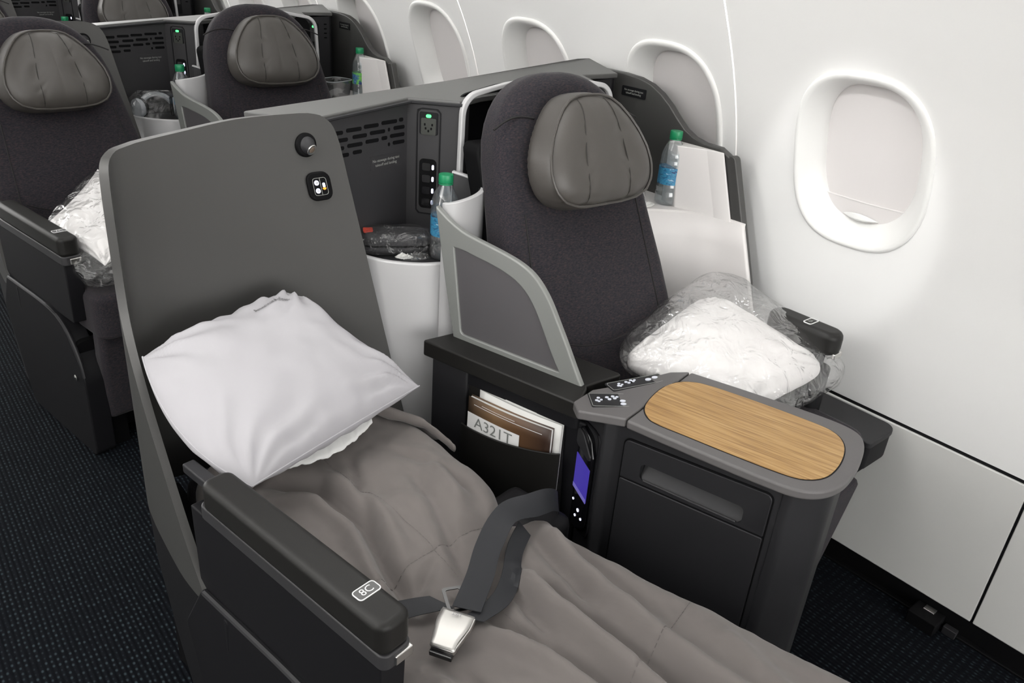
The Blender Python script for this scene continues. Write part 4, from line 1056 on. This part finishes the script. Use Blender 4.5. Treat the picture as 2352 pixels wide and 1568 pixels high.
# dark box along the wall by the window seat foot
fb = thing('side_box', 'black plastic box along the cabin wall beside the window seat cushion', 'box', (1.60, .78, .36), 0)
part('box_body', prism(rp([(1.535, .555, .012), (1.655, .555, .03), (1.655, 1.1, .01), (1.535, 1.1, .01)], 5), lambda x, y, d: Vector((x, y, d)), .375, .445), CHAR2, fb, bev=.005, seg=3)
part('box_lid', prism(rp([(1.533, .553, .012), (1.657, .553, .03), (1.657, 1.1, .01), (1.533, 1.1, .01)], 5), lambda x, y, d: Vector((x, y, d)), .432, .447), CHAR, fb, bev=.003, seg=2)
part('box_rail', box(W0, 1.545, 1.63, .57, 1.1, .355, .376), BLACK, fb)

# ------------------------------------------------------------------ rows further aft
for k in (1, 2):
    d = (0, PITCH * k, 0); rt_ = ROWTXT[k]
    copy_tree(wc, None, d, 'dark wing panel with white bin beside the window seat in the %s' % rt_)
    copy_tree(cab, None, d, 'charcoal shoulder cabinet with vents and green lit socket in the %s' % rt_)
    copy_tree(surround, None, d, 'black lined surround with pale rim behind the window seat in the %s' % rt_)
    copy_tree(seatA, None, d, 'upright grey fabric window seat in the %s' % rt_, skip=('number_frame', 'seat_number'))
    copy_tree(shell, None, d, 'grey curved shell behind the upright aisle seat in the %s' % rt_)
    copy_tree(div, None, d, 'grey framed privacy divider between the seats of the %s' % rt_)
seatC = upright_seat('cabin_chair', 'upright dark fabric aisle seat behind the grey shell at left', (.545, .900 + PITCH), 10, 'L', 'upright aisle seats', .05)
def row_side(k):
    global S_
    old = S_; S_ = fr((.271, .944 + PITCH * k), 10)
    t = thing('aisle_side_panel', 'dark side panel and armrest of the aisle seat in the %s' % ROWTXT[k], 'seat side', S_(.02, 0, 0), 10, 'aisle seat sides')
    aisle_side(t, '7C' if k == 1 else '6C')
    S_ = old; return t
row_side(1); row_side(2)
copy_tree(seatC, None, (0, PITCH, 0), 'upright dark fabric aisle seat in the third row at top left')
bottle('water_bottle', 'water bottle with green and navy label beside the white bin of the second row', (1.530, 1.196 + PITCH, .8032), LABELG)
bottle('water_bottle', 'green capped water bottle in front of the second row jack lights', (.902, 1.272 + PITCH, .7472), LABELB)
bottle('water_bottle', 'green capped water bottle beside the third row window bin', (1.530, 1.196 + 2 * PITCH, .8032), LABELB)
bottle('water_bottle', 'green capped water bottle on the third row shoulder shelf at top left', (.902, 1.272 + 2 * PITCH, .7472), LABELB)

P7 = [(.425, 2.03, .56), (.66, 2.16, .58), (.53, 2.42, .70), (.335, 2.245, .605)]
f7, n7 = pillow_fn(P7, .055, 1, 21, 1.6, .8)
b7 = thing('bagged_pillow', 'crumpled white pillow in a clear bag on the second row aisle seat', 'pillow', (.47, 2.2, .5), 0)
part('pillow', pillow_geo(f7, 48), BAGC, b7, sharp=180)
part('plastic_bag', bag_geo(f7, [(.385, 1.985, .50), (.69, 2.14, .57), (.55, 2.45, .71), (.318, 2.235, .60)], .064, 9.0, .009), FILM, b7, sharp=60)

# headphones in film on the second row shelf
def headphones():
    c = Vector((.835, 2.835, .747)); t = thing('headphones', 'light grey headphones wrapped in film on the second row shelf', 'headphones', c, 0)
    part('headband', tube([c + Vector((.06 * math.cos(a), .035 * math.sin(a) * .4, .012 + .062 * math.sin(a))) for a in [math.pi * k / 16 for k in range(17)]], .009, 8), GREYW, t)
    for s in (-1, 1):
        e = part('ear_cup', lathe([(.012, 0), (.028, .002), (.032, .010), (.030, .020), (.02, .024)], c + Vector((s * .062 - .012 * s, 0, .034)), 20, (s, -.3, .0)), GREYW, t)
        part('ear_pad', lathe([(.028, -.008), (.031, -.004), (.030, .002)], c + Vector((s * .062 - .012 * s, 0, .034)), 20, (s, -.3, .0)), BLACK, e)
    f = fr((c.x, c.y), 0)
    part('film_wrap', grid(lambda u, v: f(math.cos(2*math.pi*u) * .088 * (1 - .95 * v ** 5) * (1 + .2 * nz(u * 8, v * 4, 1)), math.sin(2*math.pi*u) * .05 * (1 - .95 * v ** 5) * (1 + .2 * nz(u * 8, v * 4, 1)), c.z + .002 + .085 * math.sin(v * 1.57) + .006 * nz(u * 9, v * 6, 7)), 36, 10, True), FILM, t, sharp=18)
headphones()
def tub():
    c = Vector((1.44, 2.73, .803)); t = thing('clear_tub', 'clear plastic tub holding white paper on the second row window shelf', 'tub', c, 0)
    f = fr((c.x, c.y), 20)
    part('tub_wall', grid(lambda u, v: f(math.copysign(abs(math.cos(2*math.pi*u)) ** .5, math.cos(2*math.pi*u)) * (.055 + .008 * v), math.copysign(abs(math.sin(2*math.pi*u)) ** .5, math.sin(2*math.pi*u)) * (.04 + .006 * v), c.z + .002 + .06 * v), 40, 5, True), film('smoky_tub', (.55, .55, .56), .6, .1), t, solid=.0015)
    part('tub_rim', tube([f(math.copysign(abs(math.cos(2*math.pi*u/40)) ** .5, math.cos(2*math.pi*u/40)) * .063, math.copysign(abs(math.sin(2*math.pi*u/40)) ** .5, math.sin(2*math.pi*u/40)) * .046, c.z + .062) for u in range(41)], .0015, 6, False), GREYW, t)
    part('paper', grid(lambda u, v: f(-.045 + .075 * u, -.032 + .05 * v, c.z + .012 + .016 * u + .01 * nz(u * 4, v * 4, 2)), 10, 8), PAPER, t)
tub()
